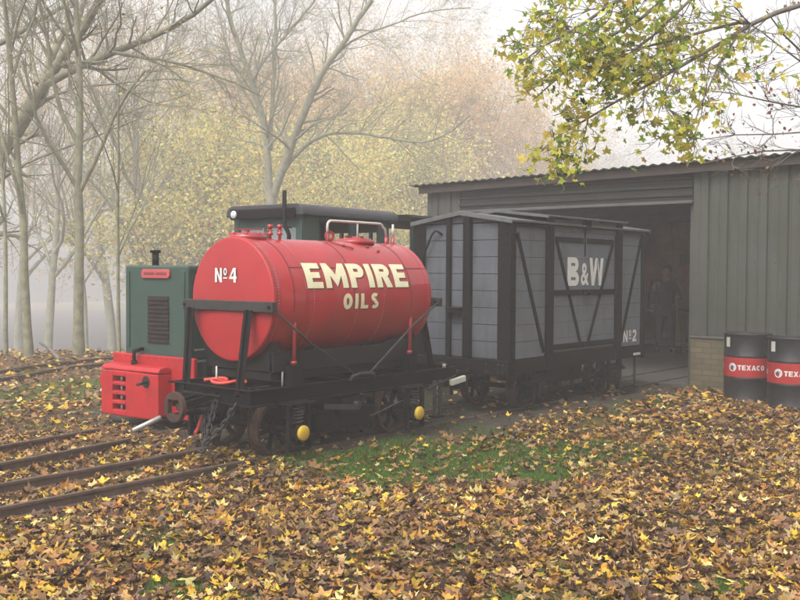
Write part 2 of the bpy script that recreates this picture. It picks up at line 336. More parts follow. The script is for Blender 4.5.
def block_text(body, height, w=.24, xs=1.0, gap=.10, cuts_u=None, cuts_v=None):
    bm = bmesh.new(); x = 0
    for ch in body:
        W, parts = glyph(ch, w)
        for vs, fs in parts:
            bv = [bm.verts.new((x+u, v, 0)) for u, v in vs]
            for f in fs:
                try: bm.faces.new([bv[i] for i in f])
                except ValueError: pass
        x += W+gap
    tot = x-gap
    for v in bm.verts: v.co = ((v.co.x-tot/2)*height*xs, (v.co.y-.5)*height, 0)
    bmesh.ops.triangulate(bm, faces=bm.faces[:])
    for step, nrm in ((cuts_u, (1, 0, 0)), (cuts_v, (0, 1, 0))):
        if step:
            ext = max(abs((v.co.x if nrm[0] else v.co.y)) for v in bm.verts); t = -ext+step
            while t < ext-1e-6:
                bmesh.ops.bisect_plane(bm, geom=bm.verts[:]+bm.edges[:]+bm.faces[:], plane_co=(t*nrm[0], t*nrm[1], 0), plane_no=nrm); t += step
    bm.verts.index_update(); out = [(v.co.x, v.co.y) for v in bm.verts], [tuple(v.index for v in f.verts) for f in bm.faces]; bm.free()
    return out

# ================================================================== ground and tracks
def sst(a, b, t):
    t = max(0, min(1, (t-a)/(b-a))); return t*t*(3-2*t)
def nz(x, y, s, seed=0): return noise.noise(Vector((x*s, y*s, seed*7.3)))
def gz(x, y):
    z = .075*sst(4.6, 5.4, x)*sst(4.6, 5.5, y)*(1-sst(9.5, 11, y)) + .02*nz(x, y, .7, 1) + .008*nz(x, y, 3, 2)
    if 12.3 < x < 30 and -4 < y < 10.2: z = min(z, .07)
    f = x*math.cos(_h)+y*math.sin(_h); r = x*math.sin(_h)-y*math.cos(_h)
    z -= 4.0*sst(18.6, 27, f)*(1-sst(-3.0, 4, r))
    return z
def gpt(px, py, z=0.0):
    v = CX*((px-400)/961) - CY*((py-300)/961) + F0
    return Vector((0, 0, CAM_H)) + v*((z-CAM_H)/v.z)

def blob(x, y, cx, cy, rx, ry, ang=0):
    c, s = math.cos(ang), math.sin(ang); dx, dy = x-cx, y-cy
    return math.hypot((dx*c+dy*s)/rx, (-dx*s+dy*c)/ry)
def grass_amount(x, y):
    """0..1 how much green shows between the leaves"""
    g = 0
    b = blob(x, y, 6.5, 4.7, 1.75, .85, -.35)+.45*nz(x, y, 1.6, 5)+.25*nz(x, y, 4.5, 17)
    g = max(g, 1-sst(.65, 1.15, b))
    b = blob(x, y, 10.0, 5.0, 2.2, .35, 0)+.4*nz(x, y, 1.6, 6); g = max(g, .5*(1-sst(.6, 1.2, b)))
    b = blob(x, y, 6.4, 11.2, 2.6, 1.0, .5)+.3*nz(x, y, 1.0, 9); g = max(g, .65*(1-sst(.6, 1.2, b)))
    g = max(g, sst(.22, .42, nz(x, y, 1.9, 3))*(.75 if x < 5 and y < 6 else .3))
    return g
def bed_amount(x, y):
    """trodden earth beside the track and in the yard"""
    b = sst(4.9, 5.6, x+.5*nz(x, y, .8, 4))*sst(5.0, 5.4, y+.22*nz(x, y, 1.3, 8))*(1-sst(9.0, 9.8, y+.4*nz(x, y, .9, 12)))
    return b

def axis_steps(lo, a, b, hi, fine):
    out = []; t = a
    while t < b: out.append(t); t += fine
    st = fine; t = b
    while t < hi: out.append(t); st *= 1.35; t += st
    out.append(hi); st = fine; t = a-fine
    while t > lo: out.insert(0, t); st *= 1.35; t -= st
    out.insert(0, lo); return out
xs = axis_steps(-150, 1.5, 15, 150, .11); ys = axis_steps(-150, -1, 14, 150, .11)
gv = [(x, y, gz(x, y)) for y in ys for x in xs]; nx = len(xs)
gf = [(j*nx+i, j*nx+i+1, (j+1)*nx+i+1, (j+1)*nx+i) for j in range(len(ys)-1) for i in range(nx-1)]
me = bpy.data.meshes.new('ground'); me.from_pydata(gv, [], gf); me.polygons.foreach_set('use_smooth', [True]*len(gf))
ca = me.color_attributes.new('cover', 'FLOAT_COLOR', 'POINT')
cols = np.array([(grass_amount(x, y), bed_amount(x, y), 0, 1) for y in ys for x in xs], dtype=np.float32); ca.data.foreach_set('color', cols.ravel())
gm = bpy.data.materials.new('ground_litter'); gm.use_nodes = True
nt = gm.node_tree; N = nt.nodes; L = nt.links; b = N['Principled BSDF']; b.inputs['Roughness'].default_value = .9; b.inputs['Specular IOR Level'].default_value = .2
tc = N.new('ShaderNodeTexCoord')
def nnoise(scale, det=8):
    n = N.new('ShaderNodeTexNoise'); n.inputs['Scale'].default_value = scale; n.inputs['Detail'].default_value = det; n.inputs['Roughness'].default_value = .7
    L.new(tc.outputs['Object'], n.inputs['Vector']); return n
def ramp(src, stops):
    r = N.new('ShaderNodeValToRGB'); el = r.color_ramp.elements
    while len(el) < len(stops): el.new(.5)
    for e, (p, c) in zip(el, stops): e.position = p; e.color = c+(1,)
    L.new(src, r.inputs[0]); return r.outputs[0]
litter = ramp(nnoise(26).outputs[0], [(.25, (.03, .02, .012)), (.45, (.085, .055, .03)), (.58, (.17, .105, .05)), (.72, (.28, .19, .08))])
grassc = ramp(nnoise(34).outputs[0], [(.3, (.035, .062, .012)), (.7, (.105, .165, .03))])
earth = ramp(nnoise(5).outputs[0], [(.3, (.042, .035, .028)), (.5, (.07, .058, .044)), (.72, (.105, .088, .066))])
at_ = N.new('ShaderNodeAttribute'); at_.attribute_name = 'cover'; sp = N.new('ShaderNodeSeparateColor'); L.new(at_.outputs['Color'], sp.inputs[0])
m1 = N.new('ShaderNodeMix'); m1.data_type = 'RGBA'; L.new(sp.outputs[1], m1.inputs[0]); L.new(litter, m1.inputs[6]); L.new(earth, m1.inputs[7])
m2 = N.new('ShaderNodeMix'); m2.data_type = 'RGBA'; L.new(sp.outputs[0], m2.inputs[0]); L.new(m1.outputs[2], m2.inputs[6]); L.new(grassc, m2.inputs[7])
L.new(m2.outputs[2], b.inputs['Base Color'])
bp = N.new('ShaderNodeBump'); bp.inputs['Distance'].default_value = .03; bp.inputs['Strength'].default_value = .8
L.new(nnoise(30).outputs[0], bp.inputs['Height']); L.new(bp.outputs[0], b.inputs['Normal'])
me.materials.append(gm)
ground = bpy.data.objects.new('ground', me); COL.objects.link(ground); tag(ground, 'leaf strewn earth of the railway yard', None, None, 'structure')

wp = []
for f_, r_ in ((21, -70), (21, 2), (60, 2), (130, 2), (130, -70)): wp.append((f_*math.cos(_h)+r_*math.sin(_h), f_*math.sin(_h)-r_*math.cos(_h), -3.92))
tag(MB().add(wp+[(x, y, z-.02) for x, y, z in wp], [(0, 1, 2, 3, 4), (9, 8, 7, 6, 5)]+[(i, (i+1) % 5, 5+(i+1) % 5, 5+i) for i in range(5)]).build('fog_reflector', M['fog_reflector']), 'added pale sheet reflecting the fog below the bank beyond the left trees', None, None, 'structure')  # added sheet, reflects the bright fog so the gap stays pale

def lerp_path(path, step):
    out = [Vector(path[0])]
    for a, b2 in zip(path, path[1:]):
        a = Vector(a); b2 = Vector(b2); n = max(1, int((b2-a).length/step))
        out += [a+(b2-a)*(i/n) for i in range(1, n+1)]
    return out
def smooth_path(pts, it=3):
    for _ in range(it):
        pts = [pts[0]]+[(pts[i-1]+pts[i]*2+pts[i+1])/4 for i in range(1, len(pts)-1)]+[pts[-1]]
    return pts
RPROF = [(-.032, 0), (.032, 0), (.032, .008), (.007, .018), (.007, .062), (.017, .068), (.017, .086), (.012, .09), (-.012, .09), (-.017, .086), (-.017, .068), (-.007, .062), (-.007, .018), (-.032, .008)]
def railway(label, centre, gauge, base, sleepers=True, step=.35, follow=False, group=None):
    t = empty('railway_track', (centre[0][0], centre[0][1], base), 0, 1, label, 'railway track', group)
    pts = smooth_path(lerp_path([(p[0], p[1], 0) for p in centre], step))
    ori = Vector(t.location)
    for sgn in (-1, 1):
        mb = MB(ori); vs = []; k = len(RPROF)
        for i, p in enumerate(pts):
            d = (pts[min(i+1, len(pts)-1)]-pts[max(i-1, 0)]).normalized(); n = Vector((-d.y, d.x, 0))
            q = p+n*(sgn*gauge/2); zb = gz(q.x, q.y)-.03 if follow else base
            vs += [Vector((q.x+n.x*u, q.y+n.y*u, zb+w)) for u, w in RPROF]
        fs = [(i*k+j, i*k+(j+1) % k, (i+1)*k+(j+1) % k, (i+1)*k+j) for i in range(len(pts)-1) for j in range(k)]
        fs += [tuple(range(k)), tuple(range((len(pts)-1)*k, len(pts)*k))]
        mb.add(vs, fs); mb.build('rail', M['rail'], t)
    if sleepers:
        pp = lerp_path([(p[0], p[1], 0) for p in centre], .62)
        for i, p in enumerate(pp[1:-1], 1):
            if p.x > 5.6: break
            d = (pp[i+1]-pp[i-1]).normalized(); n = Vector((-d.y, d.x, 0))
            mb = MB(ori); c = p+Vector((0, 0, base-.045)); mb.beam(c-n*.55+Vector((0, 0, random.uniform(-.01, .005))), c+n*.55, .13, .10)
            mb.build('sleeper', M['dark_wood'], t, .008)
    return t
railway('nearer narrow gauge railway track running under the tank wagon and van into the shed', [(.5, 6.16), (5, 6.18), (24, 6.2)], .65, 0, step=1.0)
C2 = [(1.0, 7.35), (2.5, 7.42), (3.8, 7.53), (4.6, 7.63), (5.5, 7.82), (7, 7.98), (9, 8.1), (12, 8.25), (24, 8.4)]
railway('second narrow gauge railway track curving under the green locomotive', C2, .65, 0)
a = gpt(135, 359.5); b2 = gpt(40, 371); a2 = a+(a-b2)*1.2; b3 = b2+(b2-a)*1.3+Vector((-.3, -.8, 0))
railway('distant railway track among leaves before the bare trees', [(a2.x, a2.y), (a.x, a.y), (b2.x, b2.y), (b3.x, b3.y)], .65, 0, sleepers=False, follow=True)

# ================================================================== engine shed
SX = 12.62; DY0, DY1 = 5.38, 9.33; WL, WR = 10.0, -3.2; ZB = .72
def roofz(y): return 3.04+(9.9-y)*.014
shed = empty('engine_shed', (SX, DY0, 0), 0, 1, 'low grey green corrugated metal shed with a wide open doorway and brick footing', 'shed')
so = Vector(shed.location)
def cladding(name, y0, y1, z0, z1f, x=SX, parent=shed, mname='clad', pitch=.262, thick=.03):
    """vertical box-profile sheet facing the camera side (-X): wide pans, narrow recessed grooves"""
    prof = []; y = y1
    while y > y0:
        e = max(y0, y-pitch)
        pts = [(y, 0), (y-pitch+.058, 0), (y-pitch+.046, thick), (y-pitch+.012, thick), (y-pitch, 0)]
        # small stiffening rib in the middle of each pan
        pts[1:1] = [(y-.085, 0), (y-.092, .006), (y-.104, .006), (y-.111, 0)]
        prof += [(max(p, e), d) for p, d in pts]; y -= pitch
    vs = []; 
    for p, d in prof: vs += [(x+d, p, z0), (x+d, p, z1f(p) if callable(z1f) else z1f)]
    fs = [(2*i, 2*i+1, 2*i+3, 2*i+2) for i in range(len(prof)-1)]
    mb = MB(so); mb.add(vs, fs); mb.box((x+thick+.004, y0, z0), (x+thick+.05, y1, (z1f(y1) if callable(z1f) else z1f)-.01))
    o = mb.build(name, M[mname], parent)
    fx = MB(so); y = y1-.06
    while y > y0+.02:
        for zz in (.78, 1.75, 2.72): fx.sphere((x-.002, y, zz+random.uniform(-.01, .01)), .009, 5)
        y -= pitch
    fx.build('fixing_screws', M['dark_wood'], o)
    return o
cladding('wall_cladding', WR, DY0, ZB, lambda y: roofz(y)-.03)
cladding('wall_cladding', DY1, WL, ZB, lambda y: roofz(y)-.03)
MB(so).box((SX-.045, WR, -.2), (SX+.14, DY0-.003, ZB)).build('brick_plinth', M['brick'], shed, .006)
MB(so).box((SX-.045, DY1+.003, -.2), (SX+.14, WL+.05, ZB)).build('brick_plinth', M['brick'], shed, .006)
MB(so).box((SX-.06, WR, ZB+.002), (SX+.0, DY0, ZB+.03)).build('sill', M['frame_steel'], shed, .004)
# fascia over the doorway: horizontal ribbed sheet
mb = MB(so); pr = []; z = 2.60
for i in range(4):
    pr += [(0, z), (0, z+.055), (-.03, z+.068), (-.03, z+.10)]; z += .113
pr += [(0, z)]
vs = []
for d, zz in pr: vs += [(SX+.02+d, DY0+.02, zz), (SX+.02+d, DY1+.02, zz)]
mb.add(vs, [(2*i, 2*i+1, 2*i+3, 2*i+2) for i in range(len(pr)-1)]); mb.box((SX+.03, DY0+.02, 2.60), (SX+.07, DY1+.02, 3.06))
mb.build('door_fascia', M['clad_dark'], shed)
MB(so).box((SX-.05, DY0+.002, 2.555), (SX+.06, DY1, 2.598)).build('door_lintel', M['frame_steel'], shed, .006)
for yy in (DY0, DY1-.06): MB(so).box((SX+.05, yy+.004, .05), (SX+.16, yy+.064, 2.553)).build('door_jamb', M['frame_steel' if yy > 6 else 'clad'], shed, .004)
# corrugated roof sheet, front edge oversailing
mb = MB(so); vs = []; y = WR-.2; row = []
while y < WL+.25: row.append(y); y += .024
for xx in (SX-.20, SX+.6, SX+12.2):
    for y in row: vs.append((xx, y, roofz(y)+.012*math.sin(y*2*PI/.15)-(xx-SX)*.02))
n = len(row); k = len(vs); vs += [(x, y, z-.012) for x, y, z in vs]
fs = [(j*n+i, j*n+i+1, (j+1)*n+i+1, (j+1)*n+i) for j in range(2) for i in range(n-1)]
fs += [tuple(q+k for q in reversed(f)) for f in fs] + [(i, i+k, i+1+k, i+1) for i in range(n-1)]
mb.add(vs, fs); mb.build('roof', M['shed_roof'], shed)
mb = MB(so); mb.add([(SX-.12, WR, roofz(WR)-.03), (SX-.12, WL+.1, roofz(WL)-.03), (SX-.12, WL+.1, roofz(WL)-.14), (SX-.12, WR, roofz(WR)-.14), (SX-.095, WR, roofz(WR)-.03), (SX-.095, WL+.1, roofz(WL)-.03), (SX-.095, WL+.1, roofz(WL)-.14), (SX-.095, WR, roofz(WR)-.14)],
    [(0, 1, 2, 3), (7, 6, 5, 4), (0, 4, 5, 1), (1, 5, 6, 2), (2, 6, 7, 3), (3, 7, 4, 0)]); mb.build('eaves_board', M['dark_wood'], shed)
# side, back and partition walls, floor, roof beams
MB(so).box((SX+.09, WL, -.2), (SX+12, WL+.05, 2.9)).build('side_wall', M['clad'], shed)
MB(so).box((SX+.15, WR, -.2), (SX+12, WR+.05, 2.95)).build('side_wall', M['clad'], shed)
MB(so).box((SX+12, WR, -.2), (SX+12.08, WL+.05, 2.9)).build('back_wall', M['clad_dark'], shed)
mb = MB(so); mb.box((SX+6.6, 6.2, .07), (SX+6.68, WL, 2.85))
for i in range(4): mb.box((SX+6.56, 6.2+i*1.22, .07), (SX+6.598, 6.25+i*1.22, 2.85))
mb.box((SX+6.55, 6.2, 2.02), (SX+6.598, WL-.01, 2.07))
mb.build('partition_wall', M['plywood'], shed)
MB(so).box((SX-.02, 3.2, -.25), (SX+12, WL, .072)).build('floor', M['concrete'], shed)
mb = MB(so); mb.box((SX+.2, 4.6, .0), (SX+12, 4.68, 2.9)); mb.build('inner_wall', M['plywood'], shed)
for i in range(5): MB(so).beam((SX+1.2+i*2.3, WL-.1, 2.72), (SX+1.2+i*2.3, 4.0, 2.78), .12, .2).build('roof_beam', M['dark_wood'], shed)
# things inside the shed
bx = SX+5.6
bench = empty('workbench', (bx, 8.1, .072), 0, 1, 'wooden workbench against the brown partition inside the shed', 'workbench')
bo = Vector((bx, 8.1, .072)); bo2 = lambda: MB(bo)
bo2().box((bx-.3, 7.75, .82), (bx+.5, 9.2, .88)).build('worktop', M['bench_wood'], bench, .005)
for xx in (bx-.25, bx+.4):
    for yy in (7.8, 9.1): bo2().box((xx, yy, .072), (xx+.08, yy+.08, .818)).build('leg', M['bench_wood'], bench, .004)
bo2().box((bx-.27, 7.9, .25), (bx+.45, 9.08, .28)).build('shelf', M['bench_wood'], bench)
tag(MB().box((SX+6.53, 7.55, 1.78), (SX+6.555, 8.45, 2.0)).build('notice_board', M['dark_wood'], None, .004), 'long dark board fixed high on the brown partition inside the shed', 'notice board')
# red and black machinery beside the doorway
mc = empty('drilling_machine', (SX+3.6, 6.15, .072), 0, 1, 'dark red pillar drill standing inside the doorway right of the person', 'machine')
mo = Vector(mc.location); cx, cy = mo.x, mo.y
MB(mo).box((cx-.2, cy-.2, .072), (cx+.2, cy+.2, .14)).build('base', M['black_iron'], mc, .01)
MB(mo).cyl((cx+.08, cy, .14), (cx+.08, cy, 1.35), .045).build('pillar', M['grey_iron'], mc)
MB(mo).box((cx-.18, cy-.17, .62), (cx+.1, cy+.17, .67)).build('work_table', M['grey_iron'], mc, .008)
MB(mo).box((cx-.26, cy-.1, 1.15), (cx+.22, cy+.1, 1.42)).build('head', M['plate_red'], mc, .03)
MB(mo).cyl((cx-.16, cy, 1.15), (cx-.16, cy, .9), .025, r2=.012).build('spindle', M['grey_iron'], mc)
MB(mo).cyl((cx+.08, cy, 1.42), (cx+.08, cy, 1.58), .09).build('belt_cover', M['black_iron'], mc)
gg = MB(); gc = Vector((SX+2.6, 5.75, .072))
gcyl = empty('gas_cylinder', gc, 0, 1, 'dull red gas cylinder standing against the right inner side of the doorway', 'gas cylinder')
MB(gc).lathe(gc, (0, 0, 1), [(0, .1), (.02, .115), (.8, .115), (.9, .09), (.95, .045), (.98, .04)], 20).build('bottle', M['plate_red'], gcyl)
MB(gc).lathe(gc+Vector((0, 0, .98)), (0, 0, 1), [(0, .02), (.05, .02), (.051, .035), (.075, .035)], 12).build('valve', M['silver'], gcyl)
bk = empty('storage_cabinet', (SX+4.6, 9.0, .072), 0, 1, 'dark metal storage cabinet behind the far end of the grey van', 'cabinet')
MB((SX+4.6, 9.0, .072)).box((SX+4.5, 8.75, .072), (SX+4.9, 9.35, 1.65)).build('carcass', M['black_iron'], bk, .008)
for yy in (8.77, 9.06): MB((SX+4.6, 9.0, .072)).box((SX+4.478, yy, .12), (SX+4.498, yy+.27, 1.6)).build('door', M['cradle'], bk, .004)

# ================================================================== person with a broom inside the shed
def person(px, py, x, face):
    root = tag(bpy.data.objects.new('person', None), 'person in dark blue jacket and grey trousers standing inside the shed with a broom', 'person'); COL.objects.link(root)
    q = gpt(px, py, .072); sc = (x-0)/q.x
    loc = Vector((q.x, q.y, .072)); root.location = loc; root.rotation_euler = (0, 0, face)
    # joints in metres, figure faces +X of its own frame
    J = {'pelvis': ((0, 0, .90), .135), 'waist': ((.0, 0, 1.05), .13), 'chest': ((.01, 0, 1.27), .14), 'necklow': ((0, 0, 1.41), .06), 'neck': ((.01, 0, 1.49), .052),
      'hipL': ((0, .09, .84), .095), 'kneeL': ((.03, .12, .47), .062), 'ankL': ((-.01, .13, .09), .042), 'toeL': ((.15, .15, .035), .036),
      'hipR': ((0, -.09, .84), .095), 'kneeR': ((.05, -.12, .47), .062), 'ankR': ((.02, -.13, .09), .042), 'toeR': ((.18, -.15, .035), .036),
      'shL': ((0, .19, 1.36), .062), 'elL': ((.04, .27, 1.11), .046), 'wrL': ((.24, .25, 1.07), .03),
      'shR': ((0, -.19, 1.36), .062), 'elR': ((-.02, -.26, 1.11), .046), 'wrR': ((.12, -.25, .90), .03)}
    E = [('pelvis', 'waist'), ('waist', 'chest'), ('chest', 'necklow'), ('necklow', 'neck'), ('pelvis', 'hipL'), ('hipL', 'kneeL'), ('kneeL', 'ankL'), ('ankL', 'toeL'),
      ('pelvis', 'hipR'), ('hipR', 'kneeR'), ('kneeR', 'ankR'), ('ankR', 'toeR'), ('chest', 'shL'), ('shL', 'elL'), ('elL', 'wrL'), ('chest', 'shR'), ('shR', 'elR'), ('elR', 'wrR')]
    def skin(name, joints, edges, m, rootname, grow=1.0, add=0.0, sub=2):
        ks = list(joints); me = bpy.data.meshes.new(name); me.from_pydata([joints[k][0] for k in ks], [(ks.index(a), ks.index(b)) for a, b in edges], [])
        o = bpy.data.objects.new(name, me); COL.objects.link(o); o.parent = root; me.materials.append(m)
        md = o.modifiers.new('skin', 'SKIN'); md.use_smooth_shade = True
        for i, k in enumerate(ks):
            sv = me.skin_vertices[0].data[i]; r = joints[k][1]*grow+add; sv.radius = (r, r); sv.use_root = (k == rootname)
        s2 = o.modifiers.new('sub', 'SUBSURF'); s2.levels = sub; s2.render_levels = sub
        return o
    # head joins the body mesh; hands with separate fingers
    J['skull'] = ((.02, 0, 1.60), .075); J['crown'] = ((.01, 0, 1.67), .065); E += [('neck', 'skull'), ('skull', 'crown')]
    J['nose'] = ((.115, 0, 1.60), .014); E += [('skull', 'nose')]
    for sd, wr, dirv in (('L', Vector((.24, .25, 1.07)), Vector((.8, -.1, -.1))), ('R', Vector((.12, -.25, .90)), Vector((.6, 0, -.8)))):
        d = dirv.normalized(); J['palm'+sd] = (tuple(wr+d*.06), .03); E.append(('wr'+sd, 'palm'+sd))
        side = d.cross(Vector((0, 1, 0))).normalized(); inn = Vector((0, -1 if sd == 'L' else 1, 0))
        for i, ln in enumerate((.055, .065, .06, .045)):
            bse = wr+d*.085+side*(.027-.018*i); k1 = bse+d*ln*.5; k2 = k1+(d*.4+inn).normalized()*ln*.55
            for nm, q2, rr in (('a', bse, .0095), ('b', k1, .009), ('c', k2, .008)): J['f%s%d%s' % (sd, i, nm)] = (tuple(q2), rr)
            E += [('palm'+sd, 'f%s%da' % (sd, i)), ('f%s%da' % (sd, i), 'f%s%db' % (sd, i)), ('f%s%db' % (sd, i), 'f%s%dc' % (sd, i))]
        t1 = wr+d*.035+side*.04; t2 = t1+(d+inn*.8).normalized()*.04
        J['t%sa' % sd] = (tuple(t1), .011); J['t%sb' % sd] = (tuple(t2), .009); E += [('palm'+sd, 't%sa' % sd), ('t%sa' % sd, 't%sb' % sd)]
    skin('body', J, E, M['skin'], 'pelvis')
    J['hem'] = ((0, 0, .80), .15); E.append(('hem', 'pelvis'))
    jk = {k: J[k] for k in ('hem', 'pelvis', 'waist', 'chest', 'necklow', 'shL', 'elL', 'wrL', 'shR', 'elR', 'wrR')}
    skin('jacket', jk, [e for e in E if e[0] in jk and e[1] in jk], M['overall_blue'], 'hem', 1.12, .022)
    tj = {k: J[k] for k in ('pelvis', 'hipL', 'kneeL', 'ankL', 'hipR', 'kneeR', 'ankR')}
    skin('trousers', tj, [e for e in E if e[0] in tj and e[1] in tj], M['trousers'], 'pelvis', 1.08, .018)
    for sgn, x0 in ((1, -.01), (-1, .02)):
        MB().sphere((x0+.07, sgn*.14, .045), 1, 12, (.15, .052, .05)).build('boot', M['black_iron'], root)
    MB().sphere((-.01, 0, 1.665), 1, 14, (.098, .09, .095)).build('hair', M['hair'], root)
    for s2 in (-1, 1): MB().sphere((.015, s2*.088, 1.595), 1, 8, (.022, .012, .03)).build('ear', M['skin'], root); MB().sphere((.093, s2*.032, 1.622), .010, 8).build('eye', M['hair'], root)
    MB().box((.1, -.022, 1.551), (.104, .022, 1.556)).build('mouth', M['plate_dark'], root)
    # broom held in the left hand
    hp = Vector(root.location)+Matrix.Rotation(face, 3, 'Z') @ Vector((.335, .235, 0))
    br = empty('broom', hp, 0, 1, 'pale wooden broom held upright by the person in the shed', 'broom')
    MB().cyl((0, 0, .12), (0, 0, 1.32), .014, 10).build('handle', M['bench_wood'], br)
    MB().box((-.14, -.03, .07), (.14, .03, .12)).build('head', M['bench_wood'], br, .008)
    MB().prism([(-.135, .07), (-.16, 0), (.16, 0), (.135, .07)], -.025, .025, 'y').build('bristles', M['dark_wood'], br)
    return root
person(665, 353, 18, math.radians(200))
p0 = gpt(650, 352, .072)
bag = empty('tool_bucket', (bx-.1, 8.42, .88), 0, 1, 'white bucket standing on the workbench inside the shed', 'bucket')
MB().lathe((0, 0, 0), (0, 0, 1), [(0, .09), (.2, .115), (.2, .108), (.01, .083)], 18).build('body', M['white_paint'], bag)
MB().tube([(math.cos(t)*.115, 0, .19+math.sin(t)*.1) for t in [PI*i/10 for i in range(11)]], .004, 5).build('handle', M['grey_iron'], bag)

# ================================================================== oil drums
def drum(x, y, rot, label):
    R = .285; g0 = gz(x, y)-.015
    d = empty('oil_drum', (x, y, g0), 0, 1, label, 'oil drum', 'oil drums against the shed wall')
    def shell(z0, z1, r=R): return [(z0, r), (z1, r)]
    prof = [(0, R+.006), (.012, R+.008), (.022, R), (.30, R), (.312, R+.009), (.324, R), (.575, R), (.587, R+.009), (.599, R), (.848, R), (.858, R+.008), (.87, R+.006), (.872, R-.008), (.855, R-.01), (.855, 0)]
    MB().lathe((0, 0, 0), (0, 0, 1), prof, 48).build('shell', M['drum_black'], d)
    MB().lathe_closed((0, 0, 0), (0, 0, 1), [(.329, R+.001), (.571, R+.001), (.571, R+.0035), (.329, R+.0035)], 64).build('red_band', M['drum_red'], d)
    MB().lathe((.16, 0, .857), (0, 0, 1), [(0, .03), (.008, .03), (.009, .018), (.016, .018)], 12).build('bung', M['grey_iron'], d)
    def wrap(vs, zc, a0, lift=.005): return [((R+lift)*math.cos(a0+u/R), (R+lift)*math.sin(a0+u/R), zc+v) for u, v in vs]
    for k, a0 in enumerate((rot, rot+2*PI/3, rot-2*PI/3)):
        vs, fs = block_text('TEXACO', .062, .27, 1.0, .12, cuts_u=.03)
        MB().add(wrap(vs, .45, a0+.16), fs).build('lettering', M['white_letter'], d)
        n = 28; ring = [(.052*math.cos(2*PI*i/n), .052*math.sin(2*PI*i/n)) for i in range(n)]
        em = MB().add(wrap(ring, .45, a0-.66, .0045), [tuple(range(n))]).build('emblem', M['white_letter'], d)
        st = []
        for i in range(10):
            r_ = .036 if i % 2 == 0 else .015; st.append((r_*math.cos(PI/2+2*PI*i/10), r_*math.sin(PI/2+2*PI*i/10)))
        MB().add(wrap([(0, 0)]+st, .45, a0-.66, .0065), [(0, i+1, (i+1) % 10+1) for i in range(10)]).build('star', M['logo_blue'], em)
    vs = [(-.035, -.06), (0, -.06), (.035, -.06), (.035, .06), (0, .06), (-.035, .06)]
    MB().add(wrap(vs, .76, rot-.95, .003), [(0, 1, 4, 5), (1, 2, 3, 4)]).build('paper_label', M['white_paint'], d)
    return d
A = math.radians(20.05); drum(12.93*math.cos(A), 12.93*math.sin(A), A+PI, 'left of the two black oil drums, next to the brick footing of the shed')
A = math.radians(17.7); drum(12.42*math.cos(A), 12.42*math.sin(A), A+PI+.08, 'right hand black and red oil drum, cut by the right picture edge')

# ================================================================== rolling stock
def wheelset(root, x, yc, zc, r, gauge=.65, spokes=8, mat1='rust', off=None):
    """one wheel as tyre, spokes, hub; axle shared"""
    off = off or (0, 0, 0)
    for sg in (-1, 1):
        y = yc+sg*gauge/2; w = MB(off)
        w.lathe_closed((x, y, zc), (0, 1, 0), [(-.045, r-.032), (.045, r-.032), (.045, r-.002), (-.045, r-.002)], 36)
        fl = y-sg*.052; w.lathe_closed((x, fl, zc), (0, 1, 0), [(-.009, r-.03), (.009, r-.03), (.009, r+.014), (-.009, r+.024)], 36)
        t = w.build('wheel', M[mat1], root)
        h = MB(off); h.cyl((x, y-.05, zc), (x, y+.05, zc), .055, 16)
        for k in range(spokes):
            a = 2*PI*k/spokes+.2; h.beam((x+math.cos(a)*.04, y, zc+math.sin(a)*.04), (x+math.cos(a)*(r-.025), y, zc+math.sin(a)*(r-.025)), .035, .03, (0, 1, 0))
        h.build('spokes', M['black_iron'], t)
    MB(off).cyl((x, yc-gauge/2-.2, zc), (x, yc+gauge/2+.2, zc), .03, 12).build('axle', M['black_iron'], root)

# ---------------------------------------------------------------- red tank wagon
O = (5.19, 6.45, .024)
tw = empty('tank_wagon', (5.19*.958, 6.18, .09), 0, .958, 'red oil tank wagon lettered EMPIRE OILS on a black four wheeled frame', 'tank wagon')  # tank wagon and van scaled about the camera, in root location and scale
B = lambda: MB(O)
TY, TZ, TR, T0, T1 = 6.45, 1.355, .535, 5.43, 7.56
# barrel
mb = B(); prof = [(0, TR-.012), (.03, TR), (T1-T0-.09, TR), (T1-T0-.05, TR-.004), (T1-T0+.0, TR-.05), (T1-T0+.04, TR-.16), (T1-T0+.06, TR-.35), (T1-T0+.065, 0)]
mb.lathe((T0, TY, TZ), (1, 0, 0), prof, 96); barrel = mb.build('barrel', M['tank_red'], tw)
mb = B(); mb.lathe((T0+.002, TY, TZ), (-1, 0, 0), [(-.03, TR+.003), (.002, TR+.003), (.009, TR-.004), (.011, TR-.014), (.016, TR-.05), (.026, TR-.12), (.042, TR-.25), (.052, TR-.4), (.055, 0)], 96); endp = mb.build('tank_end', M['tank_end_red'], tw)
def onbar(s, ang, lift=0):     # ang measured from horizontal near side (-Y) upwards
    return (s, TY-math.cos(ang)*(TR+lift), TZ+math.sin(ang)*(TR+lift))
def strip(mbx, s0, s1, a0, a1, lift, n=24):
    vs = []
    for i in range(n+1):
        a = a0+(a1-a0)*i/n; vs += [onbar(s0, a, lift), onbar(s1, a, lift), onbar(s1, a, -.002), onbar(s0, a, -.002)]
    fs = []
    for i in range(n): fs += [(4*i+j, 4*i+(j+1) % 4, 4*i+4+(j+1) % 4, 4*i+4+j) for j in range(4)]
    fs += [(0, 1, 2, 3), (4*n+3, 4*n+2, 4*n+1, 4*n)]
    return mbx.add(vs, fs)
mb = B()
for s in (5.66, 6.41, 7.22): strip(mb, s-.005, s+.005, -.2, PI+.1, .0035, 60)
strip(mb, 5.66, T1-.03, .535, .553, .0035, 2); strip(mb, T0, T1-.03, PI-.553, PI-.535, .003, 2)
mb.build('seam', M['seam_red'], barrel)
for s0, s1 in ((5.43, 5.505), (5.79, 5.83), (7.46, 7.53)): strip(B(), s0, s1, -PI*.45, PI*1.45, .0025, 72).build('plate_lap', M['tank_red'], barrel)
